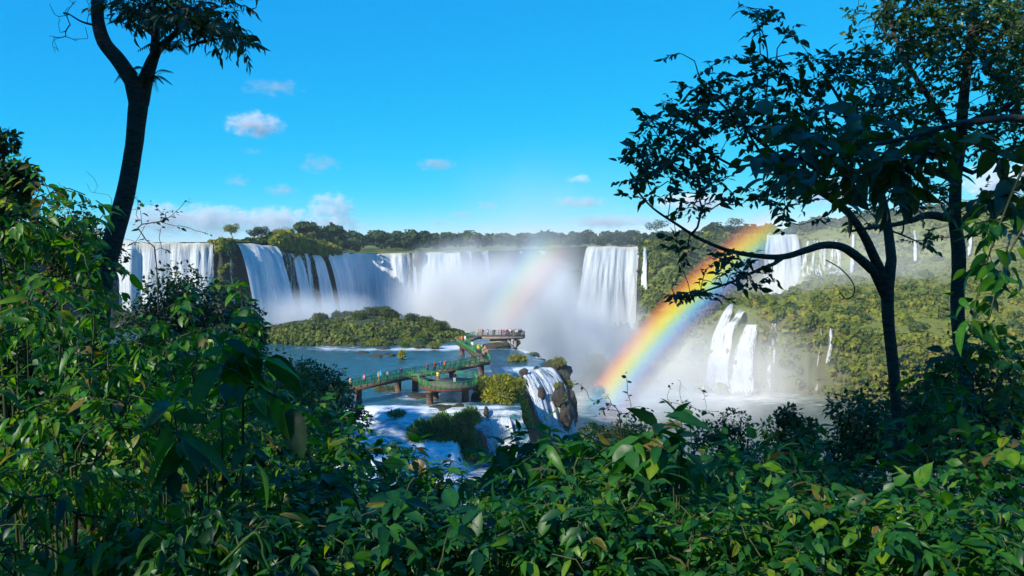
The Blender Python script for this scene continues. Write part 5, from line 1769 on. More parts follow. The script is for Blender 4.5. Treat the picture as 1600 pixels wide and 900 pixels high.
for (cx, cy_, sx, sy_, n_, dd) in [(1060, 205, 42, 45, 44, -0.6), (1130, 165, 60, 50, 50, -0.5), (1010, 260, 36, 40, 40, -0.9), (1090, 270, 50, 40, 28, -0.8), (1180, 30, 22, 18, 9, -0.5), (1232, 52, 12, 9, 4, -0.5), (1200, 110, 40, 35, 22, -0.4), (1270, 120, 45, 40, 26, 0), (1330, 110, 50, 50, 34, 0.1), (1200, 190, 60, 45, 46, -0.3), (1280, 200, 60, 45, 48, 0), (1340, 210, 50, 45, 34, 0.2), (1380, 150, 40, 60, 28, 0.2), (1200, 300, 60, 25, 22, -0.5), (1290, 290, 60, 25, 26, -0.2), (1085, 452, 28, 16, 11, -1.2), (1165, 425, 34, 16, 14, -1.0), (1060, 380, 24, 12, 6, -1.3), (1090, 330, 40, 16, 8, -0.8), (1420, 290, 40, 40, 25, 0.3), (1140, 400, 30, 10, 6, -1)]:
    for _ in range(n_):
        tg.append(P(cx + rr.normal(0, sx * 0.6), cy_ + rr.normal(0, sy_ * 0.6), d1 + dd + rr.normal(0, 0.45)))
tg = [x for x in tg]
pl.grow(tg, 0.2, 0.05, 0.16, allowed=len(trunk) - 2)
t = thing('reaching_tree', 'dark tree with a long limb reaching left across the rainbow', 'tree', P(1416, 1250, d1))
w = pl.wood('bark', 0.0055, 5, 2.2, 'trunk', 0.10)
w.transform(Matrix.Translation(-Vector(t.location)))
ob('trunk', w, t)
pos, D, U, L = pl.leaves(10, 0.105, 0.28, 0.2, 0.5, 0.8)
place_leaves(t, pos, D, U, L, tint_of(rr, len(pos), 0.30), 'tree_leaf', 0, (LEAF_A, LEAF_B, LEAF_C), rr)
# dead curl hanging from the limb
m = Mesh()
cu = [(1290, 406), (1308, 416), (1322, 428), (1334, 445), (1334, 460), (1322, 467), (1312, 456)]
tube(m, catmull([P(a, b, d1 - 0.4) for a, b in cu], 6) - np.array(t.location), 0.008, 5)
ob('hanging_curl', m.mesh('hanging_curl', [M['twig']]), t)

# straight second trunk with a branch to the left
d2 = 14.0
pl = Plant(3)
trunk = pl.path([P(a, b, d2) for a, b in [(1534, 1250), (1530, 880), (1524, 760), (1514, 640), (1503, 560), (1496, 480), (1498, 400), (1492, 340), (1494, 280), (1501, 220), (1505, 160), (1512, 100), (1520, 40), (1530, -40), (1535, -110)]], -1, 6, [0.164, 0.1394, 0.1312, 0.123, 0.1189, 0.1107, 0.1148, 0.1066, 0.0943, 0.0902, 0.0861, 0.0738, 0.0656, 0.0574, 0.041])
bl = pl.path([P(a, b, d2 - 0.1 * k) for k, (a, b) in enumerate([(1478, 340), (1450, 336), (1425, 344), (1398, 351), (1360, 356), (1325, 362)])], trunk[42], 5, [0.075, 0.065, 0.05, 0.04, 0.03, 0.02])
br = pl.path([P(a, b, d2) for a, b in [(1530, 184), (1565, 172), (1600, 150), (1640, 140)]], trunk[56], 5, [0.06, 0.05, 0.04, 0.03])
br2 = pl.path([P(a, b, d2) for a, b in [(1520, 270), (1555, 252), (1600, 240)]], trunk[50], 4, [0.04, 0.03, 0.02])
br3 = pl.path([P(a, b, d2) for a, b in [(1470, 180), (1430, 120), (1400, 60), (1380, 0)]], trunk[52], 4, [0.05, 0.04, 0.03, 0.02])
tg = []
for (cx, cy_, sx, sy_, n_) in [(1400, 60, 50, 50, 60), (1450, 90, 55, 60, 75), (1520, 60, 60, 60, 85), (1570, 110, 45, 60, 70), (1580, 30, 50, 40, 70), (1480, 20, 70, 40, 70), (1590, 120, 30, 60, 50), (1460, 190, 45, 45, 46), (1540, 220, 45, 35, 30), (1590, 210, 30, 50, 30), (1400, 0, 60, 40, 40), (1500, -20, 90, 30, 40), (1440, 300, 40, 25, 16), (1530, 320, 35, 20, 9), (1450, 375, 25, 10, 7), (1360, 335, 45, 16, 10), (1400, 180, 40, 40, 30)]:
    for _ in range(n_):
        tg.append(P(cx + rr.normal(0, sx * 0.6), cy_ + rr.normal(0, sy_ * 0.6), d2 + rr.normal(0, 0.8)))
pl.grow(tg, 0.25, 0.05, 0.16, allowed=36)
t = thing('straight_tree', 'dark upright tree behind the reaching one, with dense crown of small leaves', 'tree', P(1534, 1250, d2))
w = pl.wood('bark', 0.006, 5, 2.2, 'trunk', 0.10)
w.transform(Matrix.Translation(-Vector(t.location)))
ob('trunk', w, t)
pos, D, U, L = pl.leaves(11, 0.115, 0.34, 0.25, 0.5, 0.8)
place_leaves(t, pos, D, U, L, tint_of(rr, len(pos), 0.38), 'tree_leaf', 0, (LEAF_A, LEAF_B, LEAF_C), rr)

# big-leaved bough hanging in front of both trunks (its tree stands outside the view)
d3 = 7.5
pl = Plant(4)
pl.path([P(1760, 330, d3 + 1), P(1640, 200, d3 + 0.3), P(1520, 190, d3), P(1420, 215, d3), P(1320, 235, d3), P(1240, 250, d3)], -1, 6, [0.05, 0.04, 0.03, 0.022, 0.016, 0.01])
tg = []
for (cx, cy_, sx, sy_, n_) in [(1230, 240, 50, 40, 12), (1290, 230, 50, 42, 16), (1350, 240, 45, 50, 16), (1400, 260, 45, 40, 14), (1450, 230, 45, 50, 12), (1560, 330, 30, 60, 7), (1580, 250, 30, 60, 8)]:
    for _ in range(n_):
        tg.append(P(cx + rr.normal(0, sx * 0.6), cy_ + rr.normal(0, sy_ * 0.6), d3 + rr.normal(0, 0.4)))
pl.grow(tg, 0.2, 0.1, 0.12)
t = thing('leafy_bough', 'bough of large dark leaves hanging in front of the two trunks', 'bough', P(1760, 330, d3 + 1))
w = pl.wood('bark', 0.005, 5, 2.2, 'limb')
w.transform(Matrix.Translation(-Vector(t.location)))
ob('limb', w, t)
pos, D, U, L = pl.leaves(6, 0.20, 0.30, 0.3, 0.5, 0.7)
place_leaves(t, pos, D, U, L, tint_of(rr, len(pos), 0.35), 'tree_leaf', 220, (LEAF_A, LEAF_C), rr)
# hanging creeper at the right edge
d4 = 6.0
pl = Plant(6)
pl.path([P(1640, 180, d4), P(1600, 260, d4), P(1570, 330, d4), P(1545, 400, d4), P(1525, 470, d4), P(1518, 520, d4)], -1, 5, [0.012, 0.010, 0.008, 0.007, 0.006, 0.004])
pl.path([P(1640, 300, d4), P(1590, 370, d4), P(1560, 440, d4), P(1545, 500, d4)], -1, 5, [0.010, 0.008, 0.006, 0.004])
pl.grow([P(1520 + rr.uniform(-12, 60), rr.uniform(330, 520), d4 + rr.normal(0, 0.15)) for _ in range(22)], 0.12, 0.0, 0.1)
t = thing('creeper', 'creeper with hanging pointed leaves beside the second trunk', 'creeper', P(1640, 180, d4))
w = pl.wood('stem', 0.003, 5, 2.2, 'vine_stem')
w.transform(Matrix.Translation(-Vector(t.location)))
ob('vine_stem', w, t)
pos, D, U, L = pl.leaves(4, 0.15, 0.2, 1.0, 0.3, 0.5)
place_leaves(t, pos, D, U, L, tint_of(rr, len(pos), 0.5), 'leaf', 88, (LEAF_A, LEAF_C), rr)
# ------------------------------------------------------------------ bank trees and undergrowth
def bank_tree(label, px, top_py, d, spread, height, n=5000, leaf=0.3, tint=0.35, seed=0, lumps=14, mat='mid_leaf', name='bank_tree', base_z=None):
    rr = np.random.default_rng(seed + 7000)
    top = P(px, top_py, d)
    g = float(hill_z(np.array([top[0]]), np.array([top[1]]))[0]) if base_z is None else base_z
    g = min(g, top[2] - height)
    base = np.array([top[0], top[1], g])
    t = thing(name, label, 'tree', base, 'trees on the near riverbank')
    cen = np.array([0, 0, top[2] - g - height * 0.5])
    m = Mesh()
    tube(m, catmull([np.zeros(3), cen * 0.5 + rr.normal(0, 0.3, 3), cen], 5), np.linspace(0.03, 0.012, 11) * (height + 3), 7)
    c = norm(rr.normal(size=(lumps, 3))) * rr.uniform(0.3, 0.8, (lumps, 1))
    c[:, 2] = c[:, 2] * 0.8 + 0.1
    c = cen + c * np.array([spread, spread * 0.8, height * 0.5])
    sz = rr.uniform(0.26, 0.42, lumps) * spread
    f = Mesh()
    for q, s in zip(c, sz):
        tube(m, catmull([cen * 0.8, (cen + q) / 2 + [0, 0, -0.1], q], 4), np.linspace(0.012, 0.003, 9) * height, 4)
        k = n // lumps
        dv = norm(rr.normal(size=(k, 3)))
        p = q + dv * rr.uniform(0.3, 1.0, (k, 1)) ** 0.45 * s * np.array([1, 1, 0.8]) * (1 + 0.3 * fbm(dv * 2.0 + q, 2, 5))[:, None]
        scatter(f, SPRIG_V * np.array([1, 1.25, 1]), SPRIG_F, p, norm(dv + rr.normal(0, 0.6, (k, 3)) + np.array([0, 0, -0.4])), norm(dv * 0.6 + np.array([0, 0, 0.8]) + rr.normal(0, 0.5, (k, 3))), leaf * rr.uniform(0.6, 1.3, k), np.clip(tint + rr.normal(0, 0.08) + rr.normal(0, 0.16, k), 0, 1))
    ob('trunk', m.mesh('trunk', [M['bark']], True), t)
    ob('crown', f.mesh('crown', [M[mat]]), t, kind='stuff')
    return t


bank_tree('dark rounded tree silhouetted against the sunlit curtain', 285, 402, 52, 4.2, 8, 5200, 0.30, 0.15, 1, 18)
bank_tree('dark tree leaning towards the big shaded curtain', 388, 452, 50, 2.6, 6, 2600, 0.30, 0.18, 2, 10)
bank_tree('feathery green tree below the shaded curtain', 345, 500, 42, 4.8, 7, 6000, 0.26, 0.5, 3, 18)
bank_tree('dense dark tree on the bank at the start of the footbridge', 478, 545, 66, 4.4, 10, 7000, 0.32, 0.22, 4, 20)
bank_tree('lower dark tree over the shaded rapids beside the footbridge start', 508, 600, 60, 3.4, 8, 5000, 0.30, 0.2, 5, 16)
bank_tree('bushy green tree in the hollow behind the leaning trunk', 255, 475, 30, 4.0, 6, 5200, 0.22, 0.5, 6, 16)
bank_tree('rounded green treetop in front of the bank trees', 430, 560, 34, 3.6, 6, 5600, 0.20, 0.45, 7, 16)
bank_tree('tall dark tree at the frame edge left of the leaning trunk', 0, 95, 17, 1.1, 5.5, 3600, 0.14, 0.2, 8, 12)
bank_tree('dark tree behind the bright shrubs, left of the leaning trunk', 85, 250, 22, 1.9, 4.5, 3600, 0.15, 0.18, 9, 14)
bank_tree('green leafy tree filling the hollow below the leaning trunk', 120, 520, 13, 1.8, 3.0, 3600, 0.15, 0.45, 17, 14)
bank_tree('shadowy tree at the left frame edge behind the near shrubs', 10, 420, 11, 1.4, 3.2, 3000, 0.14, 0.4, 18, 14)
bank_tree('leafy tree in the hollow between the large drooping leaves and the bank trees', 360, 640, 15, 1.9, 2.8, 3600, 0.15, 0.4, 19, 14)
bank_tree('dark tree low on the slope above the shaded rapids', 560, 735, 18, 1.9, 3.0, 3600, 0.15, 0.3, 20, 14)
bank_tree('dark shrubby tree in front of the gorge water', 905, 648, 26, 1.6, 3.0, 2600, 0.15, 0.12, 10, 12, base_z=-14)
bank_tree('sunlit tan green tree behind the dark shrubs over the gorge', 975, 641, 34, 2.4, 3.6, 3600, 0.17, 0.95, 11, 14, base_z=-18, mat='slope_leaf')
bank_tree('fine leaved dark tree over the gorge water', 1150, 630, 24, 1.6, 3.4, 2800, 0.13, 0.2, 12, 12, base_z=-13)
bank_tree('narrow dark tree standing before the green promontory', 1243, 598, 20, 0.85, 3.4, 2000, 0.13, 0.2, 13, 10, base_z=-11)
bank_tree('dark bushy tree left of the reaching trunk', 1335, 592, 17, 1.35, 3.2, 3200, 0.12, 0.25, 14, 12, base_z=-10)
bank_tree('dense dark tree between the two trunks', 1440, 520, 18, 1.7, 4.6, 4600, 0.13, 0.25, 15, 16, base_z=-10)
bank_tree('leafy dark tree behind the second trunk', 1560, 470, 17, 1.9, 5.2, 5200, 0.13, 0.25, 16, 16, base_z=-10)

SHRUBS = [  # label, px, top row, distance, spread, height, leaf, targets, per, tint, single
    ('bright green shrub with oval leaves at the left frame edge below the dark trees', 40, 275, 8.0, 1.0, 1.7, 0.13, 80, 8, 0.55, 60),
    ('bright shrub with hanging sprays beside the leaning trunk', 62, 345, 8.6, 0.68, 1.7, 0.13, 80, 8, 0.58, 60),
    ('shrub with arching spray of leaves right of the leaning trunk', 320, 455, 8.4, 0.8, 1.5, 0.12, 60, 8, 0.5, 40),
    ('leafy shrub around the foot of the leaning trunk', 225, 505, 9.5, 0.9, 1.8, 0.12, 100, 8, 0.5, 30),
    ('deep green shrub at the left frame edge, halfway down', 30, 450, 6.5, 0.95, 1.4, 0.13, 80, 8, 0.5, 50),
    ('shrub of drooping leaves below the leaning trunk', 150, 560, 6.4, 0.9, 1.2, 0.13, 80, 8, 0.48, 50),
    ('tall plant with very large drooping leaves before the bank trees', 345, 535, 4.6, 0.36, 0.85, 0.21, 16, 5, 0.45, 70),
    ('shrub of small leaves below the large drooping leaves', 300, 650, 6.8, 0.9, 1.2, 0.11, 80, 9, 0.45, 20),
    ('leafy shrub in front of the bank trees', 440, 612, 8.6, 1.0, 1.5, 0.12, 90, 9, 0.5, 30),
    ('pale green shrub at the edge of the shaded rapids', 560, 672, 7.6, 0.85, 1.1, 0.12, 80, 8, 0.6, 60),
    ('dark shrub with glossy leaves below the grassy boulder', 655, 722, 8.4, 0.7, 0.9, 0.10, 70, 9, 0.35, 20),
    ('low shrub under the foot of the small shaded fall', 745, 748, 7.8, 0.8, 1.0, 0.11, 70, 8, 0.5, 30),
    ('shrub with upright shoots beside the small shaded fall', 850, 675, 6.4, 0.62, 0.95, 0.13, 60, 8, 0.48, 60),
    ('glossy shrub in the middle of the undergrowth', 925, 690, 5.6, 0.62, 0.85, 0.13, 60, 8, 0.5, 70),
    ('upright shoot with a tuft of large leaves above the gorge water', 1045, 636, 4.8, 0.22, 0.75, 0.17, 11, 6, 0.4, 50),
    ('broad shrub of glossy leaves beside the tufted shoot', 1065, 700, 5.4, 0.62, 0.85, 0.13, 60, 8, 0.5, 70),
    ('shrub below the fine leaved dark tree', 1170, 705, 6.6, 0.8, 1.1, 0.12, 80, 8, 0.45, 40),
    ('dense shrub at the foot of the narrow dark tree', 1270, 690, 7.2, 0.85, 1.2, 0.11, 90, 8, 0.4, 30),
    ('dark shrub crowding the reaching trunk', 1370, 735, 8.4, 0.8, 1.2, 0.11, 100, 8, 0.35, 20),
    ('shrub of blue green leaves between the trunks', 1462, 600, 12.4, 1.0, 2.2, 0.11, 100, 8, 0.35, 20),
    ('dark shrub at the right frame edge below the creeper', 1570, 520, 8.2, 0.9, 1.9, 0.12, 110, 8, 0.36, 40),
    ('broad dark shrub at the right frame edge, halfway down', 1570, 680, 6.2, 0.9, 1.3, 0.12, 90, 8, 0.4, 40),
    ('foreground shrub of toothed leaves in the lower left corner', 40, 720, 4.4, 0.62, 0.8, 0.13, 60, 7, 0.45, 70),
    ('foreground shrub with bright hanging leaves left of the dark hollow', 120, 640, 5.2, 0.6, 0.7, 0.13, 46, 8, 0.6, 70),
    ('foreground shrub with yellow green leaf tips under the dark hollow', 235, 810, 4.2, 0.6, 0.6, 0.12, 50, 7, 0.55, 60),
    ('foreground shrub with narrow shaded leaves at the bottom edge', 370, 800, 3.9, 0.55, 0.6, 0.14, 44, 7, 0.30, 70),
    ('foreground shrub of broad blue green leaves below the rapids', 480, 740, 5.0, 0.7, 0.8, 0.13, 60, 8, 0.35, 60),
    ('foreground shrub in deep shade at the bottom edge, left of centre', 600, 790, 4.3, 0.62, 0.7, 0.13, 50, 7, 0.30, 60),
    ('foreground shrub with heart shaped sunny leaves at bottom centre', 720, 790, 4.6, 0.62, 0.7, 0.12, 56, 8, 0.58, 60),
    ('foreground shrub of glossy leaves right of bottom centre', 860, 790, 4.3, 0.62, 0.7, 0.12, 56, 8, 0.5, 60),
    ('foreground shrub with dark twisted stems and mixed leaves', 985, 780, 4.5, 0.62, 0.75, 0.12, 56, 8, 0.42, 60),
    ('foreground shrub of light tipped leaves under the broad glossy one', 1110, 800, 4.2, 0.6, 0.7, 0.12, 56, 8, 0.5, 60),
    ('foreground shrub with upright twigs at the bottom edge before the reaching trunk', 1235, 785, 4.4, 0.6, 0.75, 0.12, 56, 8, 0.5, 60),
    ('foreground shrub of glossy leaves beneath the reaching trunk', 1360, 790, 4.4, 0.62, 0.7, 0.12, 56, 8, 0.45, 60),
    ('foreground shrub of reflective leaves below the second trunk', 1470, 780, 4.3, 0.62, 0.75, 0.12, 56, 8, 0.42, 60),
    ('foreground shrub in the lower right corner', 1570, 800, 4.2, 0.6, 0.7, 0.13, 50, 8, 0.42, 60),
]
for i, (lb, px_, tp, d_, sp, ht, lf, tg_, per_, tn, sg) in enumerate(SHRUBS):
    near = d_ < 5.6 and lf < 0.15
    sty = [((LEAF_A, LEAF_B, LEAF_C), (0, 1, 2)), ((LEAF_B, LEAF_N, LEAF_N), (3, 1, 5)), ((LEAF_H, LEAF_C, LEAF_A), (4, 2, 0)), ((LEAF_A, LEAF_N, LEAF_B), (0, 3, 5))][(i * 7 + i // 3) % 4]
    if near:
        lf, tg_, per_ = lf * (0.72 if i % 3 else 0.86), int(tg_ * 1.35), per_ + 2
    shrub(lb, px_, tp, d_, sp, ht, lf, tg_, per_, i + 1, tn, sg, gravity=0.75 if px_ < 420 else 0.35, group='shrubs of the near hillside', up=0.5, jitter=0.55, spray=0.30 if lf < 0.15 else 0.22, shapes=sty[0], fine=sty[1])

# bare sprigs standing above the undergrowth
for k, (px_, py_, d_, h_, lb_) in enumerate([(968, 612, 9, 0.55, 'thin bare seed stalk standing against the gorge water'), (1078, 618, 12, 0.7, 'bare twiggy sapling against the gorge spray'), (240, 330, 10, 0.9, 'bare twigs with few leaves beside the leaning trunk'), (155, 305, 16, 1.5, 'leafless spray of twigs left of the leaning trunk')]):
    rr = np.random.default_rng(k + 40)
    top = P(px_, py_, d_)
    g = top[2] - h_ * 2.2
    pl = Plant(60 + k)
    pl.path([np.array([top[0], top[1], g]), np.array([top[0] + 0.03, top[1], (g + top[2]) / 2]), np.array([top[0], top[1], top[2] - h_ * 0.5])], -1, 5)
    pl.grow([top + rr.normal(0, 1, 3) * np.array([0.35, 0.2, 0.3]) * h_ - np.array([0, 0, 0.15 * h_]) for _ in range(12 + 10 * (k == 3) + 8 * (k == 2))], 0.1 * h_ + 0.03, 0.12, 0.1)
    t = thing('bare_sapling', lb_, 'sapling', (top[0], top[1], g))
    w = pl.wood('twig', 0.0035, 4)
    w.transform(Matrix.Translation(-Vector(t.location)))
    ob('stem', w, t)
    if k != 3:
        pos, D, U, L = pl.leaves(3, 0.07, 0.1, 0.3, 0.5)
        place_leaves(t, pos, D, U, L, tint_of(rr, len(pos), 0.3), 'tree_leaf', 0, (LEAF_A, LEAF_C), rr)

# yellow moss-covered vine in the foreground
m = Mesh()
c0 = P(415, 850, 3.6)
for q in ([(345, 882), (365, 862), (385, 842), (400, 832), (410, 850), (412, 868), (422, 890), (428, 915)],):
    tube(m, catmull([P(a, b, 3.6) for a, b in q], 6) - c0, 0.008, 6, 0.0, 0, 0.3)
ob('mossy_vine', m.mesh('mossy_vine', [M['dark_grass']], True), None, c0, label='green mossy vine looping through the dark foreground leaves', category='vine')

# leaf litter of low plants over the whole slope: nobody could count it
rr = np.random.default_rng(99)
n = 38000
y = 2.2 + 55 * rr.uniform(0, 1, n) ** 1.9
x = y * rr.uniform(-0.78, 0.78, n)
hgt = rr.uniform(0, 1, n) ** 1.2 * np.clip(0.8 + y * 0.12, 0, 4.5)
z = hill_z(x, y) + hgt * 0.9 + 0.05
row = HORIZON - z / y * F
col = 800 + x / y * F
lim = np.interp(col, [-50, 0, 100, 200, 300, 400, 520, 560, 700, 790, 850, 1000, 1200, 1300, 1400, 1500, 1650], [330, 330, 380, 470, 560, 620, 690, 720, 770, 760, 710, 690, 700, 680, 640, 590, 540])
keep = (row > lim) & (row < 1000)
x, y, z = x[keep], y[keep], z[keep]
n = len(x)
m = Mesh()
D = norm(np.column_stack([rr.normal(0, 1, n), rr.normal(-0.3, 1, n), rr.normal(-0.3, 0.4, n)]))
U = norm(np.column_stack([rr.normal(0, 0.4, n), rr.normal(-0.35, 0.4, n), np.ones(n)]))
tn = np.clip(0.35 + 0.6 * fbm(np.column_stack([x, y, z]) * 0.6, 3, 8) + rr.normal(0, 0.12, n), 0, 1)
scatter(m, *LEAF_A, np.column_stack([x, y, z]), D, U, (0.10 + 0.006 * y) * rr.uniform(0.7, 1.5, n), tn)
ob('undergrowth', m.mesh('undergrowth', [M['leaf']]), None, None, kind='stuff', label='low leafy growth covering the slope beneath the shrubs', category='undergrowth')

# forest on the rising ground behind and beside the photographer: its crowns shade the near slope
rr = np.random.default_rng(12)
m = Mesh()
pos, siz = [], []
for (x0, y0, x1, y1, n_, h0, h1) in [(-46, -40, 14, -9, 30, 9, 20), (-62, -10, -20, 22, 26, 8, 20), (-78, 22, -38, 46, 40, 4, 22), (-96, 44, -58, 78, 60, -2, 17), (-120, 70, -72, 104, 50, -6, 12)]:
    for _ in range(n_):
        x, y = rr.uniform(x0, x1), rr.uniform(y0, y1)
        if y > 1 and x / y > -0.74:
            continue
        pos.append((x, y, rr.uniform(h0, h1)))
        siz.append(rr.uniform(3.0, 5.0))
for (px_, py_, dd_) in [(1411, 790, 11), (1400, 640, 11), (1390, 500, 11), (1385, 400, 11), (1515, 640, 14), (1497, 480, 14), (1495, 380, 14), (1500, 250, 14), (205, 260, 13), (190, 340, 13), (215, 150, 13), (1230, 390, 10), (1350, 330, 11), (700, 700, 120), (680, 690, 118), (660, 670, 124), (620, 655, 126), (730, 700, 122), (580, 690, 116)]:
    q = P(px_, py_, dd_) - A * (rr.uniform(30, 38) if dd_ < 50 else 92)  # crowns added out of view along the sun ray, to shade trunks and boulder
    pos.append((q[0], q[1], q[2] - 1.2))
    siz.append(3.2 if dd_ < 50 else 5.0)
# thin the crowns whose shade falls on the near undergrowth, so that sun dapples it
smp = np.array([P(a_, b_, rr.uniform(4.5, 7.0)) for a_ in range(20, 1600, 45) for b_ in range(660, 900, 40)] + [P(a_, b_, rr.uniform(6.5, 9.0)) for a_ in range(0, 420, 45) for b_ in range(330, 660, 40)])
cp, cs = np.array(pos), np.array(siz)
ctr = cp + np.column_stack([0 * cs, 0 * cs, 0.4 * cs])
rel = ctr[None] - smp[:, None]
tt = -(rel @ A)
miss = np.linalg.norm(rel + tt[..., None] * A, axis=2)
blocks = (miss < 0.85 * cs[None]) & (tt > 0)
alive = np.ones(len(cp), bool)
order = rr.permutation(len(cp))
for i in sorted(order, key=lambda k: -blocks[:, k].sum() + rr.uniform(0, 12)):
    lit = ~(blocks[:, alive].any(1))
    if lit.mean() > 0.33:
        break
    if blocks[:, i].any():
        alive[i] = False
pos, siz = [p for p, k in zip(pos, alive) if k], [s for s, k in zip(siz, alive) if k]
plant_mass(m, np.array(pos), np.array(siz), rr.uniform(0.2, 0.7, len(pos)), [crown_template(1200 + i, 230, 0.17, 9) for i in range(5)], 0.95, rr)
for p, s in zip(pos, siz):
    g = float(hill_z(np.array([p[0]]), np.array([p[1]]))[0])
    tube(m, np.array([(p[0], p[1], g - 0.5), (p[0] + 0.3, p[1], (g + p[2]) / 2), (p[0], p[1], p[2] + s * 0.4)]), np.array([0.3, 0.22, 0.1]), 6, 0.0)
ob('hillside_forest', m.mesh('hillside_forest', [M['mid_leaf']]), None, None, kind='stuff', label='tall forest on the rising ground around the viewpoint', category='forest')
# ------------------------------------------------------------------ air: haze, spray, rainbow, clouds
def closed_box(name, lo, hi, mat):
    g = np.array([[x, y, z] for x in (lo[0], hi[0]) for y in (lo[1], hi[1]) for z in (lo[2], hi[2])], float)
    return mesh_from(name, g, BOXF, None, False, [mat])


N = Nodes('haze_air')
pv = N('VolumePrincipled', Color=(0.72, 0.90, 1.0, 1), Density=0.00013, Anisotropy=-0.1)
M['haze'] = N.vol(pv.outputs[0])
ob('haze', closed_box('haze', (-5800, -5800, -73), (5800, 5800, 50), M['haze']), None, None, kind='stuff', label='thin pale haze filling the air of the gorge', category='haze')


def mist_material(name, density, edge, nscale, namt, bottom, g=-0.3, col=(0.97, 0.985, 1.0)):
    N = Nodes(name)
    oc = N('TexCoord').outputs['Object']
    ln = N('VectorMath', {'operation': 'LENGTH'}, i0=oc).outputs['Value']
    z = N('SeparateXYZ', Vector=oc).outputs['Z']
    n = N.noise(N.pos((1, 1, 0.6)), nscale, 3, 0.55)
    f = N.math('SUBTRACT', 1.0, ln)
    f = N.math('ADD', f, N.math('MULTIPLY_ADD', n, namt, -0.5 * namt))
    f = N.math('DIVIDE', f, edge, clamp=True)
    f = N.math('MULTIPLY', f, N.math('DIVIDE', N.math('SUBTRACT', 1.0, ln), 0.15, clamp=True))
    f = N.math('MULTIPLY', f, f)
    w = N.math('MULTIPLY_ADD', z, -bottom, 1.0, clamp=False)
    w = N.math('MAXIMUM', w, 0.05)
    d = N.math('MULTIPLY', N.math('MULTIPLY', f, w), density)
    s = N('VolumeScatter', Color=(*col, 1), Density=d, Anisotropy=g)
    return N.vol(s.outputs[0])


def mist(label, px, z, d, radii, density, edge=0.7, nscale=0.05, namt=0.9, bottom=0.6, g=-0.5):
    V, T = ICO3
    me = mesh_from('mist', V, T, None, False, [mist_material('spray_air', density, edge, nscale, namt, bottom, g)])
    o = ob('mist', me, None, ZX(px, z, d), kind='stuff', label=label, category='mist')
    o.scale = radii
    return o


mist('thick white spray boiling up from the horseshoe falls', 755, -38, 338, (62, 46, 46), 0.22, 0.7, 0.04, 0.9, 0.75)
mist('thin tower of spray drifting above the plateau into the sky', 860, 16, 420, (75, 45, 48), 0.0075, 0.9, 0.03, 1.2, 0.6, g=0.0)
mist('drifting vapour beside the tallest fall', 850, -20, 398, (42, 24, 34), 0.055, 0.85, 0.04, 0.9, 0.4)
mist('low vapour over the gorge water beyond the treetops', 1040, -57, 283, (62, 30, 13), 0.035, 0.9, 0.06, 0.9, 0.3)
mist('faint vapour drifting over the misty end of the island', 485, -21, 224, (26, 11, 8), 0.014, 0.9, 0.08, 0.9, 0.3)
mist('low white spray at the foot of the shaded falls', 470, -26, 266, (36, 16, 13), 0.2, 0.8, 0.07, 0.8, 0.5)
mist('white spray around the foot of the tallest fall', 915, -52, 392, (42, 28, 38), 0.17, 0.8, 0.05, 0.9, 0.6)
mist('pale spray drifting through the gorge below the rainbow', 1090, -52, 325, (85, 34, 34), 0.042, 0.9, 0.04, 0.9, 0.5)
mist('spray at the foot of the upper fall on the green slope', 1218, -24, 438, (26, 15, 20), 0.05, 0.8, 0.06, 0.8, 0.6)
mist('sunlit veil of vapour in front of the green slope', 1330, -12, 385, (115, 45, 44), 0.0085, 1.0, 0.02, 0.8, 0.2)

# ---- rainbow: a bow of droplets square to the sun, its light painted as colour
axis = A / np.linalg.norm(A)
vm = norm(P(1060, 490, 1.0))
ex = norm(vm - axis * (vm @ axis))
Rm = np.stack([ex, np.cross(axis, ex), axis], 1)
quat = Matrix(Rm.tolist()).to_quaternion()


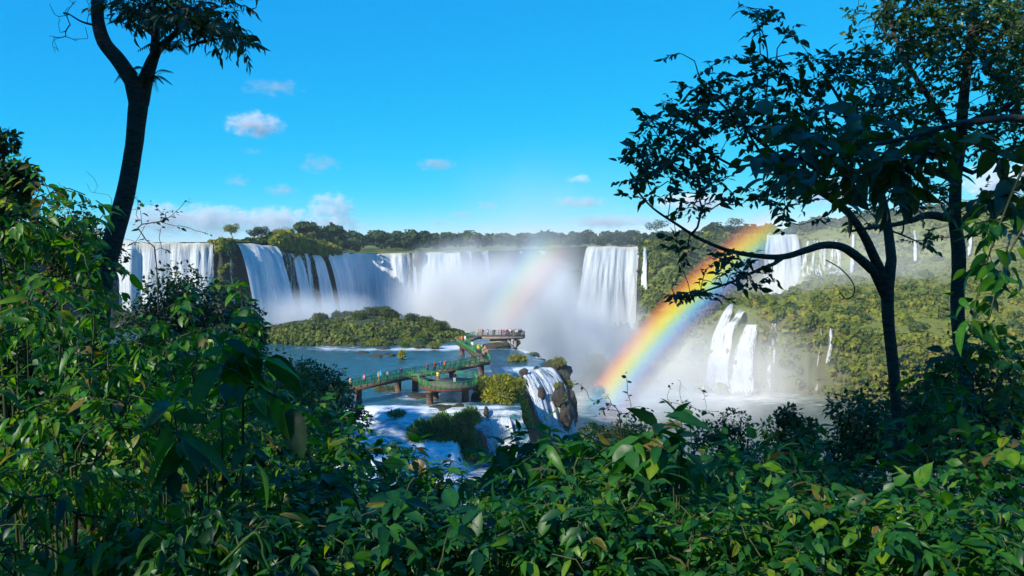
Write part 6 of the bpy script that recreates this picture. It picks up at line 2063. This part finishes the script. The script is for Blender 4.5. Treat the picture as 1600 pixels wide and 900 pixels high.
def bow(label, d0, half_in, half_out, stops, density, phi0, phi1, thick, fade):
    ri, ro = d0 * math.tan(math.radians(half_in)), d0 * math.tan(math.radians(half_out))
    ph = np.linspace(phi0, phi1, 60)
    prof = [(ri, -thick / 2), (ro, -thick / 2), (ro, thick / 2), (ri, thick / 2)]
    V = np.array([[r_ * math.cos(p), r_ * math.sin(p), z] for p in ph for r_, z in prof])
    T = []
    for i in range(len(ph) - 1):
        for k in range(4):
            a, b = i * 4 + k, i * 4 + (k + 1) % 4
            T.append([a, b, b + 4, a + 4])
    T.append([3, 2, 1, 0])
    e = (len(ph) - 1) * 4
    T.append([e, e + 1, e + 2, e + 3])
    T = np.array(T)
    fn = np.cross(V[T[:, 1]] - V[T[:, 0]], V[T[:, 2]] - V[T[:, 0]])
    if (fn * (V[T].mean(1) - V.mean(0))).sum() < 0 or np.einsum('ij,ij->i', V[T[:, 0]], fn).sum() < 0:
        T = T[:, ::-1]
    N = Nodes('rainbow_droplets')
    oc = N('TexCoord').outputs['Object']
    sp = N('SeparateXYZ', Vector=oc)
    rr_ = N.math('POWER', N.math('ADD', N.math('MULTIPLY', sp.outputs[0], sp.outputs[0]), N.math('MULTIPLY', sp.outputs[1], sp.outputs[1])), 0.5)
    k = N.math('DIVIDE', N.math('SUBTRACT', rr_, ri), ro - ri, clamp=True)
    c = N.ramp(k, stops)
    an = N.math('ARCTAN2', sp.outputs[1], sp.outputs[0])
    t = N.math('DIVIDE', N.math('SUBTRACT', an, phi0), phi1 - phi0, clamp=True)
    w = N.ramp(t, fade)
    n = N.noise(N.pos(), 0.04, 2, 0.5)
    dn = N.math('MULTIPLY', N.math('MULTIPLY', w, N.math('MULTIPLY_ADD', n, 0.6, 0.7)), density)
    s = N('VolumeScatter', Color=c, Density=dn, Anisotropy=-0.55)
    ab = N('VolumeAbsorption', Color=c, Density=N.math('MULTIPLY', dn, 0.22))
    ad = N('AddShader', i0=s.outputs[0], i1=ab.outputs[0])
    me = mesh_from('rainbow', V, T, None, False, [N.vol(ad.outputs[0])])
    o = ob('rainbow', me, None, axis * d0, label=label, category='rainbow', kind='stuff')
    o.rotation_euler = quat.to_euler()
    return o


def phi_of(px, py):
    v = Rm.T @ norm(P(px, py, 1.0))
    return math.atan2(v[1], v[0])


pa, pb = phi_of(900, 680), phi_of(1240, 345)
PRIM = [(0.0, (0, 0, 0)), (0.10, (0.06, 0.02, 0.16)), (0.22, (0.05, 0.14, 0.50)), (0.34, (0.03, 0.42, 0.50)), (0.45, (0.30, 0.60, 0.10)), (0.56, (1.0, 0.70, 0.02)), (0.74, (1.0, 0.36, 0.01)), (0.89, (0.55, 0.09, 0.03)), (1.0, (0, 0, 0))]
SEC = [(0.0, (0, 0, 0)), (0.2, (0.9, 0.22, 0.08)), (0.42, (0.9, 0.6, 0.1)), (0.6, (0.3, 0.7, 0.25)), (0.8, (0.1, 0.3, 0.6)), (1.0, (0, 0, 0))]
lo_, hi_ = min(pa, pb), max(pa, pb)
first_is_low = pa < pb
fd = [(0.0, (0, 0, 0)), (0.22, (0.9, 0.9, 0.9)), (0.5, (1, 1, 1)), (0.78, (0.65, 0.65, 0.65)), (1.0, (0, 0, 0))]
if not first_is_low:
    fd = [(1 - p, c) for p, c in reversed(fd)]
bow('bright rainbow arching up from the gorge water to the upper fall', 140, 40.5, 43.3, PRIM, 0.42, lo_, hi_, 4, fd)
qa, qb = phi_of(770, 520), phi_of(872, 372)
lo2, hi2 = min(qa, qb), max(qa, qb)
fe = [(0.0, (0, 0, 0)), (0.3, (0.8, 0.8, 0.8)), (0.7, (1, 1, 1)), (1.0, (0, 0, 0))]
bow('faint outer rainbow in the mist before the distant columns of water', 150, 50.2, 53.4, SEC, 0.12, lo2, hi2, 5, fe)

# ---- clouds, far outside the haze
CLOUD_D = 12000.0


def cloud(label, px, py, w, h, density=1.0, seed=0, cut=0.0):
    grey = density < 0.75  # thin clouds: their shaded look is painted as a darker, absorbing colour
    V, T = ICO3
    N = Nodes('cloud_vapour')
    oc = N('TexCoord').outputs['Object']
    ln = N('VectorMath', {'operation': 'LENGTH'}, i0=oc).outputs['Value']
    mp = N('Mapping', Vector=N.pos())
    mp.inputs['Location'].default_value = (seed * 3.7, seed * 1.3, seed * 2.1)
    sc = 1.0 / 150.0
    mp.inputs['Scale'].default_value = (sc, sc, sc * 1.5)
    n = N.noise(mp.outputs[0], 1.0, 5, 0.6)
    f = N.math('ADD', N.math('SUBTRACT', 0.80 - cut, ln), N.math('MULTIPLY_ADD', n, 3.6, -1.8))
    f = N.math('MULTIPLY', f, 0.95, clamp=True)
    f = N.math('MULTIPLY', f, N.math('MULTIPLY', N.math('SUBTRACT', 1.0, ln), 5.0, clamp=True))
    s = N('VolumePrincipled', Color=(0.62, 0.68, 0.72, 1) if grey else (0.86, 0.89, 0.92, 1), Density=N.math('MULTIPLY', f, 0.009 * density), Anisotropy=-0.3)
    me = mesh_from('cloud', V, T, None, False, [N.vol(s.outputs[0])])
    sx = w / F * CLOUD_D / 2
    o = ob('cloud', me, None, P(px, py, CLOUD_D), label=label, category='cloud', group='clouds over the horizon')
    o.scale = (sx, sx * 0.7, h / F * CLOUD_D / 2)
    return o


CL = [(398, 194, 110, 48, 1.0, 0, 'brightest lone white cloud in open sky'), (425, 137, 120, 34, 0.25, 0.1, 'faintest wisp high above the lone white cloud'), (496, 256, 90, 42, 0.35, 0.15, 'ragged wisp of cloud below the lone white cloud'), (395, 236, 50, 16, 0.4, 0.1, 'tiny wisp just under the lone white cloud'),
      (370, 282, 50, 24, 0.6, 0.05, 'small flat grey cloud above the cloud bank, nearest the tree trunk'), (438, 297, 64, 22, 0.6, 0.05, 'small ragged cloud above the middle of the cloud bank'),
      (245, 344, 140, 66, 1.0, 0, 'end of the low cloud bank beside the tree trunk'), (330, 345, 160, 64, 1.0, 0, 'middle of the low cloud bank above the sunlit curtain'), (430, 347, 160, 56, 1.0, 0, 'low cloud behind the clifftop trees'), (518, 324, 90, 56, 1.0, 0, 'heaped cloud towering at the end of the low bank'), (520, 352, 110, 40, 1.0, 0, 'broad base of cloud beneath the heaped tower'),
      (682, 257, 76, 26, 0.7, 0.05, 'lone flat grey cloud in the middle of the sky'), (758, 321, 56, 16, 0.6, 0.05, 'small grey cloud beside the tower of spray'), (690, 346, 56, 16, 0.6, 0.05, 'lowest little grey cloud over the far forest'), (718, 335, 48, 16, 0.6, 0.05, 'ragged little cloud above the lowest grey one'),
      (905, 280, 46, 18, 0.8, 0.0, 'small white cloud near the tree branch tips'), (905, 316, 110, 24, 0.6, 0.05, 'thin cloud streak above the tallest fall'), (948, 346, 150, 26, 0.7, 0.0, 'long low cloud streak over the tallest fall'), (1085, 316, 150, 40, 0.9, 0.0, 'pinkish cloud seen through the branch tips'), (1565, 282, 150, 70, 1.0, 0.0, 'white cloud above the ridge behind the second trunk'), (1290, 300, 140, 50, 0.8, 0.0, 'cloud glimpsed between the leaves of the trees'), (1010, 345, 70, 20, 0.6, 0.05, 'low cloud streak beside the flat topped tree')]
for i, (px_, py_, w_, h_, dn_, ct_, lb_) in enumerate(CL):
    cloud(lb_, px_, py_, w_, h_, dn_, i + 1, ct_)
